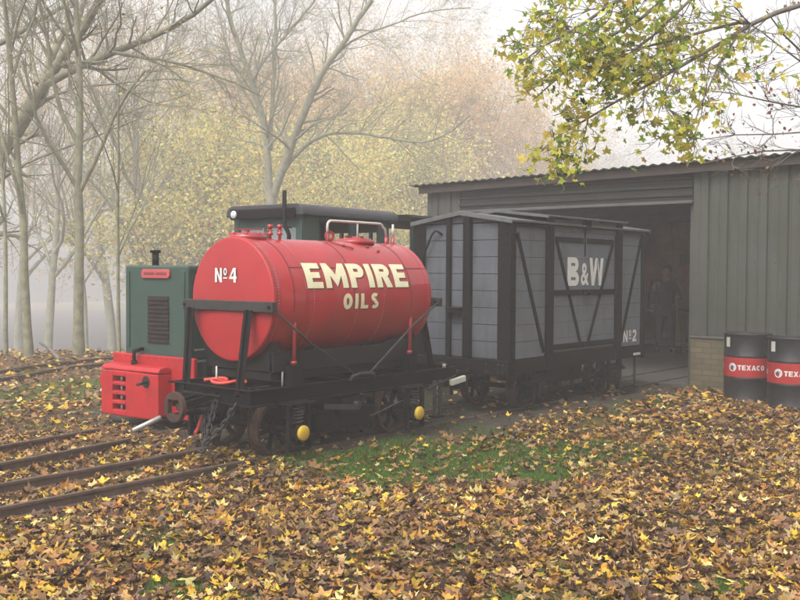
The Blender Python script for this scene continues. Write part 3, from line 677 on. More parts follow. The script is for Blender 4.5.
mb = B()
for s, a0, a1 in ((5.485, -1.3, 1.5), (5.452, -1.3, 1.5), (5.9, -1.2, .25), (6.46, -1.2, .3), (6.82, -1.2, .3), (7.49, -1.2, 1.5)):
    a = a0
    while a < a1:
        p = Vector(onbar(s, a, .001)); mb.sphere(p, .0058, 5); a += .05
mb.build('rivets', M['rivet_glint'], barrel)
for s, a in ((6.9, 1.1), (6.98, .95), (6.57, 1.12)): B().cyl(onbar(s, a, -.005), onbar(s, a, .018), .014, 8).build('stud', M['seam_red'], barrel)
def barrel_text(name, body, h, sc, ang, off, xs, m, lift, parent, du=0, dv=0, spacing=1.0):
    vs, fs = block_text(body, h, off, xs, spacing, cuts_v=.02)
    return B().add([onbar(sc+u+du, ang+(v+dv)/TR, lift) for u, v in vs], fs).build(name, M[m], parent)
lt = barrel_text('lettering', 'EMPIRE', .238, 6.505, .405, .29, 1.13, 'cream_letter', .0042, barrel, spacing=.13)
barrel_text('letter_shading', 'EMPIRE', .238, 6.505, .405, .29, 1.13, 'letter_shade', .0028, barrel, .013, -.011, spacing=.13)
barrel_text('lettering', 'OILS', .138, 6.50, -.045, .29, 1.12, 'cream_letter', .0042, barrel, spacing=.22)
barrel_text('letter_shading', 'OILS', .138, 6.50, -.045, .29, 1.12, 'letter_shade', .0028, barrel, .008, -.007, spacing=.22)
def end_text(body, h, y, z, off, xs, x, m, parent, B=B, name='lettering', spacing=1.0):
    vs, fs = block_text(body, h, .25 if body != 'o' else .24, xs)
    return B().add([(x, y-u, z+v) for u, v in vs], fs).build(name, M[m], parent)
XE = T0-.042
for dx, m, du, dv in ((-.004, 'white_letter', 0, 0), (-.0015, 'letter_shade', .009, -.008)):
    for body, h, y, z, xs in (('N', .125, 6.575, 1.562, .95), ('o', .062, 6.485, 1.592, .95), ('4', .125, 6.385, 1.562, 1.05)):
        end_text(body, h, y-du, z+dv, .03, xs, XE+dx-.003, m, endp)
    B().box((XE+dx-.004, 6.458-du, 1.532+dv), (XE+dx, 6.512-du, 1.543+dv)).build('lettering', M[m], endp)
# fittings on top
mb = B(); mb.lathe((5.62, TY+.02, TZ+TR-.02), (0, 0, 1), [(0, .17), (.045, .17), (.046, .15), (.06, .15), (.066, .02), (.1, .015)], 24)
for k in range(8):
    a = 2*PI*k/8; mb.cyl((5.62+.155*math.cos(a), TY+.02+.155*math.sin(a), TZ+TR+.02), (5.62+.155*math.cos(a), TY+.02+.155*math.sin(a), TZ+TR+.045), .012, 6)
mb.build('manhole_cover', M['tank_red'], tw)
mb = B(); mb.beam((5.56, TY+.12, TZ+TR+.075), (5.68, TY-.1, TZ+TR+.075), .03, .014); mb.build('manhole_handle', M['seam_red'], tw)
for s, y in ((5.84, 6.42), (5.9, 6.36)):
    mb = B(); zt = TZ+TR-.01; mb.cyl((s, y, zt), (s, y, zt+.10), .014, 10); mb.cyl((s, y, zt+.04), (s, y, zt+.065), .026, 10); mb.cyl((s, y, zt+.10), (s, y, zt+.135), .022, 10); mb.cyl((s-.03, y, zt+.085), (s+.03, y, zt+.085), .008, 8)
    mb.build('vent_valve', M['tank_red'], tw)
mb = B(); mb.lathe((6.98, TY, TZ+TR-.02), (0, 0, 1), [(0, .2), (.035, .2), (.036, .17), (.05, .17), (.06, .06), (.075, .05)], 28); mb.build('manhole_cover', M['tank_red'], tw)
mb = B(); mb.beam((6.86, TY, TZ+TR+.05), (7.1, TY, TZ+TR+.05), .03, .02); mb.build('manhole_handle', M['seam_red'], tw)
y = 6.38; zt = TZ+TR-.03
hp = [(6.53, y, zt+.1), (6.53, y, zt+.17)]+[(6.53+.05*(1-math.cos(t)), y, zt+.17+.05*math.sin(t)) for t in (.4, .8, 1.2, 1.57)]+[(7.33-.05*(1-math.cos(t)), y, zt+.17+.05*math.sin(t)) for t in (1.57, 1.2, .8, .4)]+[(7.36, y, zt+.17), (7.38, y, zt+.09)]
B().tube(hp, .0125, 8).build('guard_hoop', M['white_paint'], tw)
B().cyl((6.95, y, zt+.05), (6.95, y, zt+.215), .008, 8).build('guard_stay', M['white_paint'], tw)
mb = B(); mb.cyl((6.53, y, zt-.02), (6.53, y, zt+.1), .018, 10); mb.lathe_closed((6.55, y-.01, zt+.075), (.3, 1, 0), [(-.01, .03), (.01, .03), (.01, .05), (-.01, .05)], 16); mb.cyl((6.6, y, zt-.02), (6.57, y, zt+.06), .013, 8); mb.build('guard_socket', M['tank_red'], tw)
B().cyl((7.38, y, zt-.03), (7.38, y, zt+.09), .018, 10).build('guard_socket', M['tank_red'], tw)
mb = B(); mb.cyl((7.45, y-.03, zt-.05), (7.45, y-.03, zt+.09), .016, 10); mb.build('relief_valve', M['tank_red'], tw)
B().cyl((7.45, y-.03, zt+.09), (7.45, y-.03, zt+.22), .012, 10).build('vent_pipe', M['white_paint'], tw)
B().tube([onbar(6.5, 1.25, .012), onbar(6.62, 1.05, .014), onbar(6.64, .98, .014)], .009, 6).build('hatch_stay', M['tank_red'], tw)

# cradle under the barrel
for s0, s1 in ((5.50, 5.62), (6.0, 6.1), (6.75, 6.85), (7.3, 7.44)):
    pts = [(TY-.50, .74), (TY+.50, .74)]+[(TY+.50-.0*i, 0) for i in ()]
    arc = [(TY+(TR+.004)*math.sin(t), TZ-(TR+.004)*math.cos(t)) for t in [.85-1.7*i/20 for i in range(21)]]
    if 5.9 < s0 < 7: arc = [(TY+(TR+.004)*math.sin(t), TZ-(TR+.004)*math.cos(t)) for t in [.7-1.4*i/20 for i in range(21)]]
    hw_ = .34 if 5.9 < s0 < 7 else .44
    B().prism([(TY-hw_, .742), (TY+hw_, .742)]+arc, s0, s1, 'x').build('saddle', M['cradle'], tw, .004)
mb = B()
mb.prism([(5.5, .745), (7.44, .745), (7.44, .93), (7.1, .965), (6.9, .91), (5.5, .91)], TY-.44, TY-.40, 'y'); mb.build('saddle_side', M['cradle'], tw, .004); mb = B(); mb.prism([(5.5, .745), (7.44, .745), (7.44, .93), (7.1, .965), (6.9, .91), (5.5, .91)], TY+.40, TY+.44, 'y')
mb.build('saddle_side', M['cradle'], tw, .004)
B().box((5.52, TY-.39, .66), (7.42, TY+.39, .735)).build('cradle_beam', M['cradle'], tw, .006)
# end strap beams, struts, tie rods
for s, xo in ((5.385, -1), (7.62, 1)):
    mb = B(); mb.box((s-.03, 5.86, 1.255), (s+.03, 7.045, 1.345)); e = mb.build('strap_beam', M['grey_iron'], tw, .006)
    for yy in (5.895, 7.01): B().cyl((s-.045, yy, 1.30), (s+.045, yy, 1.30), .014, 8).build('bolt', M['black_iron'], e)
    xb = 5.20 if xo < 0 else 7.78
    for yt, yb in ((6.93, 6.80), (6.16, 6.10)):
        mb = B(); mb.beam((s+xo*.032, yt, 1.27), (xb, yb, .56), .065, .03, (0, 1, 0)); mb.beam((s+xo*.032, yt-.03, 1.27), (xb, yb-.03, .56), .012, .055, (0, 1, 0)); mb.build('strut', M['black_iron'], tw, .004)
for yy in (5.875,):
    B().tube([(5.41, yy, 1.27), (5.8, yy, .99), (6.38, yy-.02, .665)], .0105, 8).build('tie_rod', M['grey_iron'], tw)
    B().tube([(7.60, yy, 1.30), (7.2, yy, 1.08), (6.54, yy-.02, .665)], .0105, 8).build('tie_rod', M['grey_iron'], tw)
mb = B(); mb.tube([(6.30, 5.86, .62), (6.32, 5.85, .66), (6.40, 5.85, .672), (6.52, 5.85, .672), (6.6, 5.85, .66), (6.62, 5.86, .62)], .018, 8); mb.build('rod_bracket', M['grey_iron'], tw)
for s in (5.71, 7.27):
    mb = B(); mb.cyl((s, 5.97, .80), (s, 5.965, 1.32), .017, 10); mb.cyl((s, 5.975, .80), (s, 5.975, .83), .028, 10); mb.build('stay_rod', M['tank_red'], tw)
    B().box((s-.06, 5.92, .625), (s+.06, 6.03, .8)).build('rod_foot', M['black_iron'], tw, .006)
# frame
def channel(mb, s0, s1, y, out, z0=.485, z1=.625, fl=.055, t=.012):
    mb.box((s0, y-t/2, z0), (s1, y+t/2, z1)); ya, yb = sorted((y, y+out*fl))
    mb.box((s0, ya+(t/2 if out > 0 else 0), z0), (s1, yb-(t/2 if out < 0 else 0), z0+t)); mb.box((s0, ya+(t/2 if out > 0 else 0), z1-t), (s1, yb-(t/2 if out < 0 else 0), z1))
for y, out in ((5.955, -1), (6.945, 1)):
    mb = B(); channel(mb, 5.20, 8.0, y, out); mb.build('side_frame', M['black_iron'], tw, .002)
for s in (5.215, 7.985):
    mb = B(); mb.box((s-.012, 5.965, .485), (s+.012, 6.935, .625)); sg = -1 if s < 6 else 1
    mb.box((min(s, s+sg*.05), 5.90, .613), (max(s, s+sg*.05), 7.0, .627)); mb.box((min(s, s+sg*.05), 5.90, .483), (max(s, s+sg*.05), 7.0, .497)); mb.build('end_beam', M['black_iron'], tw, .002)
mb = B()
for s in (5.45, 5.95, 6.5, 7.05, 7.55): mb.box((s-.025, 5.965, .56), (s+.025, 6.935, .6))
for y in (6.25, 6.65): mb.box((5.23, y-.02, .50), (7.97, y+.02, .556))
mb.build('cross_bearer', M['black_iron'], tw)
B().box((5.24, 6.0, .628), (5.46, 6.02, .64)).build('edge_plate', M['grey_iron'], tw)
# hose on the end platform
pts = []
for i in range(46):
    t = i/45; pts.append((5.30+.10*math.sin(t*9)+.03*t, 6.62-.42*t+.05*math.cos(t*14), .648+.018*math.sin(t*11)**2))
tag(MB().tube([Vector(((p[0])*.958, p[1]-6.45+0, 0)) for p in []] or [Vector((p[0]*.958, 6.18+(p[1]-6.45)*.958, .09+(p[2]-.024)*.958)) for p in pts], .014, 7).build('rubber_hose', M['hose'], None), 'coiled orange red rubber hose lying on the front platform of the tank wagon', 'hose')
# running gear
for s in (5.60, 7.14):
    wheelset(tw, s, 6.45, .255, .23, .68, 6, 'rust', O)
    for y in (5.80, 7.10):
        sg = -1 if y < 6.4 else 1
        mb = B(); mb.box((s-.065, y-.05, .18), (s+.065, y+.05, .32)); mb.box((s-.085, y-.03, .2), (s+.085, y+.03, .30)); ab = mb.build('axlebox', M['black_iron'], tw, .012)
        mb = B(); mb.lathe((s, y+sg*.05, .25), (0, sg, 0), [(0, .064), (.018, .064), (.028, .055), (.032, .02), (.033, 0)], 28); mb.build('axlebox_cover', M['yellow'], ab)
        mb = B(); hx = [(s+.038*math.cos(2*PI*k/8), y+.038*math.sin(2*PI*k/8), .325+.155*k/44) for k in range(45)]; mb.tube(hx, .0085, 6); mb.build('spring', M['grey_iron'], tw)
        mb = B()
        for dx in (-.11, .11): mb.box((s+dx-.018, y-.02, .12), (s+dx+.018, y+.02, .49))
        mb.box((s-.13, y-.02, .095), (s+.13, y+.02, .12)); mb.box((s-.16, min(y-.05, y+sg*-.13), .49), (s+.16, max(y+.05, y-sg*.13), .503)); mb.build('horn_guide', M['black_iron'], tw, .004)
mb = B(); mb.box((6.0, 6.0, .17), (6.8, 6.9, .34)); mb.box((6.25, 5.9, .3), (6.5, 6.95, .47)); mb.build('underframe_box', M['black_iron'], tw, .01)
mb = B(); mb.beam((5.98, 5.86, .42), (6.42, 5.86, .37), .02, .045); mb.cyl((6.40, 5.84, .40), (6.40, 5.9, .40), .03, 10); mb.build('brake_lever', M['grey_iron'], tw)
mb = B(); mb.cyl((6.56, 5.86, .27), (7.86, 5.84, .55), .008, 6); mb.build('brake_rod', M['grey_iron'], tw)
for s in (5.90, 6.84):
    B().box((s-.03, 6.06, .16), (s+.03, 6.13, .40)).build('brake_block', M['black_iron'], tw, .01)
B().beam((6.0, 6.1, .145), (6.8, 6.1, .145), .03, .02).build('brake_rod', M['rust'], tw)
for s in (7.53, 7.62):
    B().beam((s, 5.86, .52), (s, 5.86, .17), .02, .035, (0, 1, 0)).build('step_hanger', M['grey_iron'], tw)
B().box((7.5, 5.82, .15), (7.65, 5.92, .17)).build('footstep', M['black_iron'], tw, .004)
mb = B(); mb.beam((7.78, 5.85, .478), (8.02, 5.85, .505), .04, .062); mb.build('white_lever', M['white_paint'], tw, .006)
# centre buffer, chains, coupling bar
def buffer(parent, B, s, sg, yc=6.45, z=.48):
    mb = B(); mb.cyl((s+sg*.36, yc, z), (s+sg*.02, yc, z), .03, 12); mb.box((min(s+sg*.34, s+sg*.4), yc-.1, z-.07), (max(s+sg*.34, s+sg*.4), yc+.1, z+.07)); sh = mb.build('buffer_shank', M['rust'], parent, .006)
    # face: disc with a rectangular slot
    n = 40; R_ = .125; a, b2 = .072, .06; vs = []
    for xx in (s-sg*.022, s+sg*.022):
        for i in range(n):
            t = 2*PI*i/n; vs.append((xx, yc+R_*math.cos(t), z+R_*1.0*math.sin(t)))
        for i in range(n):
            t = 2*PI*i/n; c_, s_ = math.cos(t), math.sin(t); k = 1/max(abs(c_)/a, abs(s_)/b2); vs.append((xx, yc+c_*k, z+s_*k))
    fs = []
    for i in range(n):
        j = (i+1) % n; fs += [(i, j, n+j, n+i), (2*n+j, 2*n+i, 3*n+i, 3*n+j), (i, 2*n+i, 2*n+j, j), (n+j, 3*n+j, 3*n+i, n+i)]
    B().add(vs, fs).build('buffer_face', M['rust'], parent, .005, 2)
buffer(tw, B, 4.83, 1); buffer(tw, B, 8.37, -1)
mb = B(); mb.beam((4.86, 6.52, .50), (5.2, 6.52, .55), .03, .05); mb.beam((4.86, 6.38, .50), (5.2, 6.38, .55), .03, .05); mb.beam((4.9, 6.45, .42), (5.2, 6.45, .40), .03, .03)
mb.cyl((5.1, 6.2, .56), (5.1, 6.7, .56), .016, 8); mb.cyl((5.05, 6.32, .44), (5.05, 6.6, .44), .02, 8); mb.build('drawgear', M['black_iron'], tw, .004)
mb = B(); mb.cyl((4.99, 6.50, .42), (4.80, 6.60, .38), .014, 8); mb.build('coupling_bar', M['black_iron'], tw)
mb = B(); mb.cyl((4.80, 6.60, .385), (4.60, 6.71, .285), .021, 12); mb.build('coupling_handle', M['silver'], tw, .003)
for pts in ([(5.15, 6.33, .50), (5.08, 6.3, .36), (5.02, 6.27, .23), (4.98, 6.25, .18)], [(5.17, 6.1, .50), (5.12, 6.15, .36), (5.05, 6.21, .25), (4.98, 6.25, .18)], [(5.12, 6.42, .40), (5.06, 6.36, .28), (4.98, 6.25, .16)]):
    B().chain(pts, .05, L=.075, W=.042, r=.009).build('coupling_chain', M['grey_iron'], tw)
mb = B(); mb.tube([(5.0, 6.25, .2), (4.98, 6.25, .13), (4.96, 6.27, .11), (4.94, 6.3, .13)], .012, 6); mb.build('coupling_hook', M['grey_iron'], tw)
mb = B(); mb.tube([(5.14, 6.47, .40), (5.1, 6.47, .33), (5.06, 6.46, .26), (5.02, 6.44, .24)], .014, 7); mb.build('vacuum_hose', M['hose'], tw)
mb = B()
for s, y in ((5.3, 6.5), (5.62, 6.02)): mb.cyl((s, y, .62), (s, y, .78), .008, 8)
mb.build('tap_spindle', M['white_paint'], tw)
mb = B(); mb.cyl((7.80, 5.95, .62), (7.80, 5.95, .66), .02, 10); mb.build('oil_cup', M['silver'], tw)

# ---------------------------------------------------------------- grey covered van
O2 = (8.77, 6.45, .024); V0, V1, VY0, VY1 = 8.77, 12.02, 5.79, 7.11
van = empty('covered_van', (8.77*.958, 6.18, .09), 0, .958, 'grey planked covered goods van with black framing, lettered B&W, at the shed doorway', 'goods van')
B = lambda: MB(O2)
ZF, ZE, ZA = .64, 2.155, 2.25
body = B().box((V0+.035, VY0+.035, ZF), (V1-.035, VY1-.035, ZE-.01)).build('inner_body', M['van_gap'], van)
zs = [ZF+.001+i*(ZE-ZF-.01)/8 for i in range(9)]
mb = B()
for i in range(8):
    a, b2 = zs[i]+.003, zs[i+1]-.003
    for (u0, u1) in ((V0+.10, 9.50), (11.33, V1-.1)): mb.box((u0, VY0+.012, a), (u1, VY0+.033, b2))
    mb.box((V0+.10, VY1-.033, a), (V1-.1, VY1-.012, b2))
mb.build('side_planking', M['van_grey_side_lift'], van, .0025)
for s0, s1 in ((V0+.012, V0+.033), (V1-.033, V1-.012)):
    mb = B()
    for i in range(8): mb.box((s0, VY0+.08, zs[i]+.003), (s1, VY1-.08, zs[i+1]-.003))
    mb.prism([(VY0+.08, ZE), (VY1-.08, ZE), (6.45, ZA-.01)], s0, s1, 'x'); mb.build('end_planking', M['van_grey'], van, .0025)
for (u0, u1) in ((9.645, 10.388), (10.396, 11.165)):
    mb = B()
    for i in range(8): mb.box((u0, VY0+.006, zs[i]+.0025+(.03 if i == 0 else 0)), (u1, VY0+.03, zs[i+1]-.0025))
    dr = mb.build('side_door', M['van_grey_side_lift'], van, .0025)
    L_ = u0 < 10
    for q1, q2 in (((u0, VY0-.012, .70), (u1, VY0+.004, .765)), ((u0+.05, VY0-.012, 1.965), (u1-.05, VY0+.004, 2.02)), ((u0, VY0-.014, 1.335), (u1, VY0+.004, 1.395))):
        B().box(q1, q2).build('door_rail', M['van_black'], dr, .003)
    a, b2 = ((9.72, 1.965), (10.29, .765)) if L_ else ((11.09, 1.965), (10.49, .765))
    mx_, mz_ = a[0]+(b2[0]-a[0])*.475, 1.395; nx_, nz2 = a[0]+(b2[0]-a[0])*.525, 1.335
    for (q1, q2) in (((a[0], a[1]), (mx_, mz_)), ((nx_, nz2), (b2[0], b2[1]))):
        B().beam((q1[0], VY0-.004, q1[1]), (q2[0], VY0-.004, q2[1]), .042, .018, (0, 1, 0)).build('door_brace', M['van_black'], dr, .002)
mb = B(); mb.box((10.388, VY0-.006, 1.80), (10.397, VY0+.005, 2.1)); mb.build('door_seam', M['van_black'], van)
mb = B(); mb.cyl((10.36, VY0-.035, 1.36), (10.44, VY0-.035, 1.36), .03, 10); mb.box((10.30, VY0-.03, 1.34), (10.50, VY0-.015, 1.38)); mb.build('door_latch', M['black_iron'], van, .003)
for s0, s1, zt in ((9.50, 9.63, 2.24), (11.18, 11.32, 2.23)):
    B().box((s0, VY0-.03, .50), (s1, VY0+.012, zt)).build('door_post', M['van_black'], van, .004)
for s0, s1 in ((V0, V0+.10), (V1-.10, V1)):
    for y0, y1 in ((VY0, VY0+.012), (VY1-.012, VY1)): B().box((s0, y0-.004, .50), (s1, y1, ZE)).build('corner_plate', M['van_black'], van, .003)
for s in (V0-.012, V1):
    for y0, y1 in ((VY0-.004, VY0+.165), (VY1-.14, VY1+.004)): B().box((s, y0, .50), (s+.012, y1, ZE)).build('corner_plate', M['van_black'], van, .003)
mb = B()
for z in [.7+i*.12 for i in range(12)]:
    for y in (VY0+.03, VY0+.13): mb.sphere((V0-.013, y, z), .008, 6)
    mb.sphere((V0+.02, VY0-.006, z), .008, 6); mb.sphere((V0+.08, VY0-.006, z), .008, 6)
mb.build('rivets', M['van_black'], van)
for y0, y1, dx in ((6.595, 6.655, .03), (6.305, 6.40, .055)): B().box((V0-dx, y0, .62), (V0+.012, y1, 2.235-abs(6.45-(y0+y1)/2)*.14)).build('end_post', M['van_black'], van, .005)
for (q1, q2, sd) in (((8.90, 2.03), (9.47, .69), 0), ((11.90, 2.05), (11.36, .72), 0)):
    B().beam((q1[0], VY0+.004, q1[1]), (q2[0], VY0+.004, q2[1]), .05, .016, (0, 1, 0)).build('side_brace', M['van_black'], van, .002)
# handrail and small lamp iron on the end
B().tube([(V0+.0, 6.99, 1.60), (V0-.045, 6.99, 1.64), (V0-.05, 6.96, 1.80), (V0-.05, 6.84, 2.03), (V0-.045, 6.80, 2.07), (V0-.04, 6.76, 2.06), (V0+.005, 6.74, 2.03)], .013, 8).build('hand_rail', M['black_iron'], van)
mb = B(); mb.box((V0-.11, 6.40, 1.185), (V0-.0, 6.60, 1.20)); mb.box((V0-.1, 6.41, 1.14), (V0-.085, 6.6, 1.185)); mb.build('end_step', M['black_iron'], van, .003)
# sole bars, headstocks
for y0, y1 in ((VY0-.004, VY0+.1), (VY1-.1, VY1+.004)): B().box((V0-.01, y0, .485), (V1+.01, y1, .637)).build('sole_bar', M['van_black'], van, .005)
for s in (V0-.07, V1-.01): B().box((s, VY0+.0, .465), (s+.08, VY1, .635)).build('headstock', M['van_black'], van, .006)
B().box((V0, VY0+.1, .56), (V1, VY1-.1, .636)).build('floor', M['van_black'], van)
mb = B()
for y in (5.83, 5.89, 6.05, 6.3): mb.cyl((V0-.085, y, .59), (V0-.06, y, .59), .012, 8); mb.cyl((V0-.085, y, .51), (V0-.06, y, .51), .012, 8)
mb.build('bolts', M['grey_iron'], van)
B().box((11.45, VY0-.006, .505), (11.9, VY0-.0045, .64)).build('number_panel', M['van_black'], van)
# roof
def gable(mb, s0, s1, ye0, ye1, ze, za, t=.022):
    ym = 6.45
    mb.prism([(ye0, ze), (ym, za), (ye1, ze), (ye1, ze+t), (ym, za+t), (ye0, ze+t)], s0, s1, 'x')
gable_o = B(); gable(gable_o, V0-.05, V1+.05, VY0-.035, VY1+.035, ZE-.002, ZA+.01, .018); rf = gable_o.build('roof', M['roof_felt'], van)
for s in (V0-.06, V1+.045):
    mb = B(); gable(mb, s, s+.02, VY0-.045, VY1+.045, ZE-.025, ZA-.012, .05); mb.build('barge_board', M['roof_edge'], rf, .003)
mb = B(); mb.box((V0-.04, VY0-.05, ZE-.004), (V1+.04, VY0-.033, ZE+.02)); mb.build('eaves_strip', M['roof_edge'], rf, .003)
mb = B(); mb.box((V0-.03, VY0-.028, ZE-.045), (9.5, VY0+.012, ZE-.006)); mb.build('eaves_board', M['van_black'], rf, .003); mb = B(); mb.box((11.325, VY0-.028, ZE-.045), (V1+.03, VY0+.012, ZE-.006)); mb.build('eaves_board', M['van_black'], rf, .003)
mb = B(); gable(mb, 9.46, 11.38, VY0-.05, VY1+.05, 2.232, 2.318, .018); rr = mb.build('raised_roof', M['roof_felt'], van)
mb = B(); mb.box((9.46, VY0-.068, 2.236), (11.38, VY0-.05, 2.258)); mb.build('eaves_strip', M['roof_edge'], rr, .003)
mb = B(); gable(mb, 9.44, 9.46, VY0-.06, VY1+.06, 2.222, 2.308, .035); mb.build('barge_board', M['roof_edge'], rr, .002)
mb = B(); mb.box((9.632, VY0+.0, 2.08), (11.178, VY0+.02, 2.225)); mb.build('door_header', M['roof_felt'], van, .003)
mb = B(); mb.box((10.33, VY0-.05, 2.10), (10.46, VY0-.0, 2.25)); mb.box((9.65, VY0-.012, 2.135), (10.32, VY0-.0, 2.16)); mb.box((10.47, VY0-.012, 2.135), (11.16, VY0-.0, 2.16)); mb.build('header_bracket', M['van_black'], van, .003)
def side_text(body, h, s, z, off, xs, name='lettering'):
    vs, fs = text_geo(body, h, off, xs) if body == '&' else block_text(body, h, off, xs); return B().add([(s+u, VY0+LY, z+v) for u, v in vs], fs).build(name, M['white_letter'], van)
LY = .003
side_text('B', .34, 10.12, 1.615, .245, 1.0); side_text('&', .27, 10.40, 1.585, .02, .78); side_text('W', .34, 10.69, 1.615, .235, .95)
LY = -.0075
LY = .0095
side_text('N', .155, 11.50, .775, .24, 1.0); side_text('o', .085, 11.63, .81, .24, .95); side_text('2', .155, 11.755, .775, .24, 1.1)
B().box((11.595, VY0+.0085, .735), (11.665, VY0+.0095, .75)).build('lettering', M['white_letter'], van)
B().box((11.70, VY0-.02, .515), (11.88, VY0-.006, .545)).build('label_plate', M['white_paint'], van, .002)
# running gear
for s in (9.5, 11.28):
    wheelset(van, s, 6.45, .26, .235, .68, 6, 'rust', O2)
    for y in (5.86, 7.04):
        mb = B(); mb.box((s-.08, y-.06, .17), (s+.08, y+.06, .34)); mb.cyl((s, y-.09, .255), (s, y-.06, .255), .055, 16); mb.build('axlebox', M['black_iron'], van, .012)
        mb = B()
        for k in range(4): mb.box((s-.3+k*.05, y-.035, .345+k*.022), (s+.3-k*.05, y+.035, .365+k*.022))
        mb.build('leaf_spring', M['black_iron'], van, .003)
        mb = B()
        for dx in (-.12, .12): mb.beam((s+dx, y, .5), (s+dx, y, .1), .04, .025, (0, 1, 0))
        mb.build('axle_guard', M['black_iron'], van)
mb = B(); mb.beam((9.7, 5.9, .44), (10.75, 5.9, .49), .02, .03); mb.beam((9.9, 6.0, .2), (11.0, 6.0, .2), .03, .03); mb.beam((10.3, 5.9, .48), (10.3, 5.9, .2), .03, .03, (1, 0, 0)); mb.box((10.0, 6.1, .25), (10.9, 6.8, .5)); mb.build('brake_gear', M['black_iron'], van)
for s in (11.45, 11.85): B().beam((s, 5.84, .485), (s, 5.84, .10), .02, .03, (0, 1, 0)).build('step_hanger', M['grey_iron'], van)
B().box((11.42, 5.78, .085), (11.88, 5.9, .1)).build('footstep', M['black_iron'], van, .004)
buffer(van, B, 8.42, 1, 6.45, .48)
B().chain([(8.69, 6.6, .5), (8.62, 6.62, .3), (8.56, 6.63, .2)], .05, L=.075, W=.042, r=.009).build('coupling_chain', M['grey_iron'], van)

# ---------------------------------------------------------------- green diesel locomotive
LOC = Vector((5.60, 7.85, .09)); LR = math.radians(4)
lo = empty('diesel_locomotive', LOC, LR, .969, 'small green diesel locomotive with red buffer beam and cab, beyond the tank wagon', 'locomotive')
B = lambda: MB((0, 0, -.048))
B().prism([(-.62, .045), (.62, .045), (.62, .655), (-.62, .655)], 0.0, .05, 'x').build('buffer_beam', M['loco_red'], lo, .01, 2)
mb = B()
for k in range(14):
    for z in (.63,): mb.sphere((-.001, -.58+k*.0892, z), .009, 6)
mb.build('rivets', M['loco_red'], lo)
# cast block on the beam, rounded, with four pockets
sl = [(.20, .255), (.295, .35), (.39, .445), (.485, .54)]; sl = [(.10+.082*i*1.15, .155+.082*i*1.15) for i in range(4)]
mb = B(); yb0, yb1 = .20, .405; X0 = -.17
mb.prism([(-.0, .49), (-.001, .535), (-.05, .56), (-.14, .55), (X0, .52), (X0, .50)], -.30, .585, 'y')
def face_box(a, b2): mb.box((X0, a[0], a[1]), (-.001, b2[0], b2[1]))
Z0b, Z1b = .045, .49
face_box((yb1, Z0b), (.585, Z1b)); face_box((-.30, Z0b), (yb0, Z1b)); face_box((yb0, Z0b), (yb1, .10))
zz = .10
for i in range(4):
    z0 = .10+i*.095; face_box((yb0, z0+.055), (yb1, z0+.095 if i < 3 else Z1b))
blk = mb.build('buffer_block', M['loco_red'], lo, .012, 2)
B().box((-.05, yb0, .1), (-.003, yb1, .48)).build('pocket_back', M['grille'], blk)
mb = B()
for i in range(4): mb.cyl((-.13, .3, .1+i*.095), (-.13, .3, .155+i*.095), .014, 8)
mb.build('coupling_pin', M['silver'], blk)
B().lathe_closed((-.03, .69, .37), (1, 0, 0), [(-.03, .03), (.03, .03), (.03, .075), (-.03, .075)], 20).build('lifting_lug', M['loco_red'], lo, .006)
mb = B(); mb.cyl((-.172, -.12, .41), (-.16, -.12, .41), .06, 20); mb.build('coupling_hole', M['grille'], blk)
mb = B(); mb.cyl((-.16, -.12, .41), (-.34, -.2, .405), .016, 8); mb.build('coupling_rod', M['grey_iron'], blk)
mb = B(); mb.cyl((-.06, .20, .56), (-.06, .20, .70), .018, 10); mb.cyl((-.06, .20, .54), (-.06, .20, .60), .03, 10); mb.cyl((-.06, .20, .69), (0.05, .20, .71), .02, 10); mb.build('vacuum_pipe', M['black_iron'], lo)
# bonnet
B().box((.05, -.48, .63), (1.65, .48, 1.56)).build('bonnet', M['loco_green'], lo, .022, 3)
mb = B(); mb.box((.06, -.485, .9), (.075, -.482, .93)); 
B().box((.042, -.205, .77), (.055, .11, 1.25)).build('radiator_grille', M['grille'], lo)
mb = B()
for k in range(11): mb.box((.03, -.205, .79+k*.042), (.0415, .11, .80+k*.042))
mb.build('grille_bars', M['grille'], lo)
pl = [(.03, .04)]
mb = B(); n = []; 
for cx_, a0 in ((-.19, -PI/2), (.135, PI/2)):
    for i in range(7):
        a = a0+PI*i/6*(-1); n.append((cx_+(-1 if cx_ < 0 else 1)*.04*abs(math.cos(a)), 1.476+.04*math.sin(a)*(1 if cx_ > 0 else 1)))
mb.prism([(-.23, 1.45), (-.21, 1.43), (.175, 1.43), (.195, 1.45), (.195, 1.5), (.175, 1.52), (-.21, 1.52), (-.23, 1.5)], .025, .048, 'x'); np_ = mb.build('name_plate', M['plate_red'], lo, .004)
mb = B(); random.seed(3)
y = .15
for k in range(13):
    if k != 6: mb.box((.0225, y-.021, 1.462), (.0245, y-.004, 1.49))
    else: mb.box((.0225, y-.021, 1.474), (.0245, y-.004, 1.48))
    y -= .0265
mb.build('plate_characters', M['plate_dark'], np_)
mb = B(); mb.cyl((.25, .24, 1.56), (.25, .24, 1.70), .036, 14); mb.cyl((.25, .24, 1.69), (.25, .24, 1.72), .055, 14); mb.build('filler_cap', M['black_iron'], lo)
for x0 in (.09, .62, 1.15):
    mb = B(); mb.box((x0, -.49, .72), (x0+.45, -.482, 1.45)); dd = mb.build('bonnet_door', M['loco_green_dark'], lo, .003)
    mb = B()
    for k in range(6): mb.box((x0+.1, -.502, .85+k*.06), (x0+.36, -.4915, .875+k*.06))
    mb.build('louvre', M['loco_green_dark'], dd, .003)
mb = B(); mb.box((.06, -.492, 1.50), (1.64, -.481, 1.515)); mb.build('bonnet_bead', M['loco_green_dark'], lo)
for y0 in (-.44, .40): B().box((.038, y0, .72), (.0495, y0+.04, 1.50)).build('bonnet_strap', M['loco_green'], lo, .004)
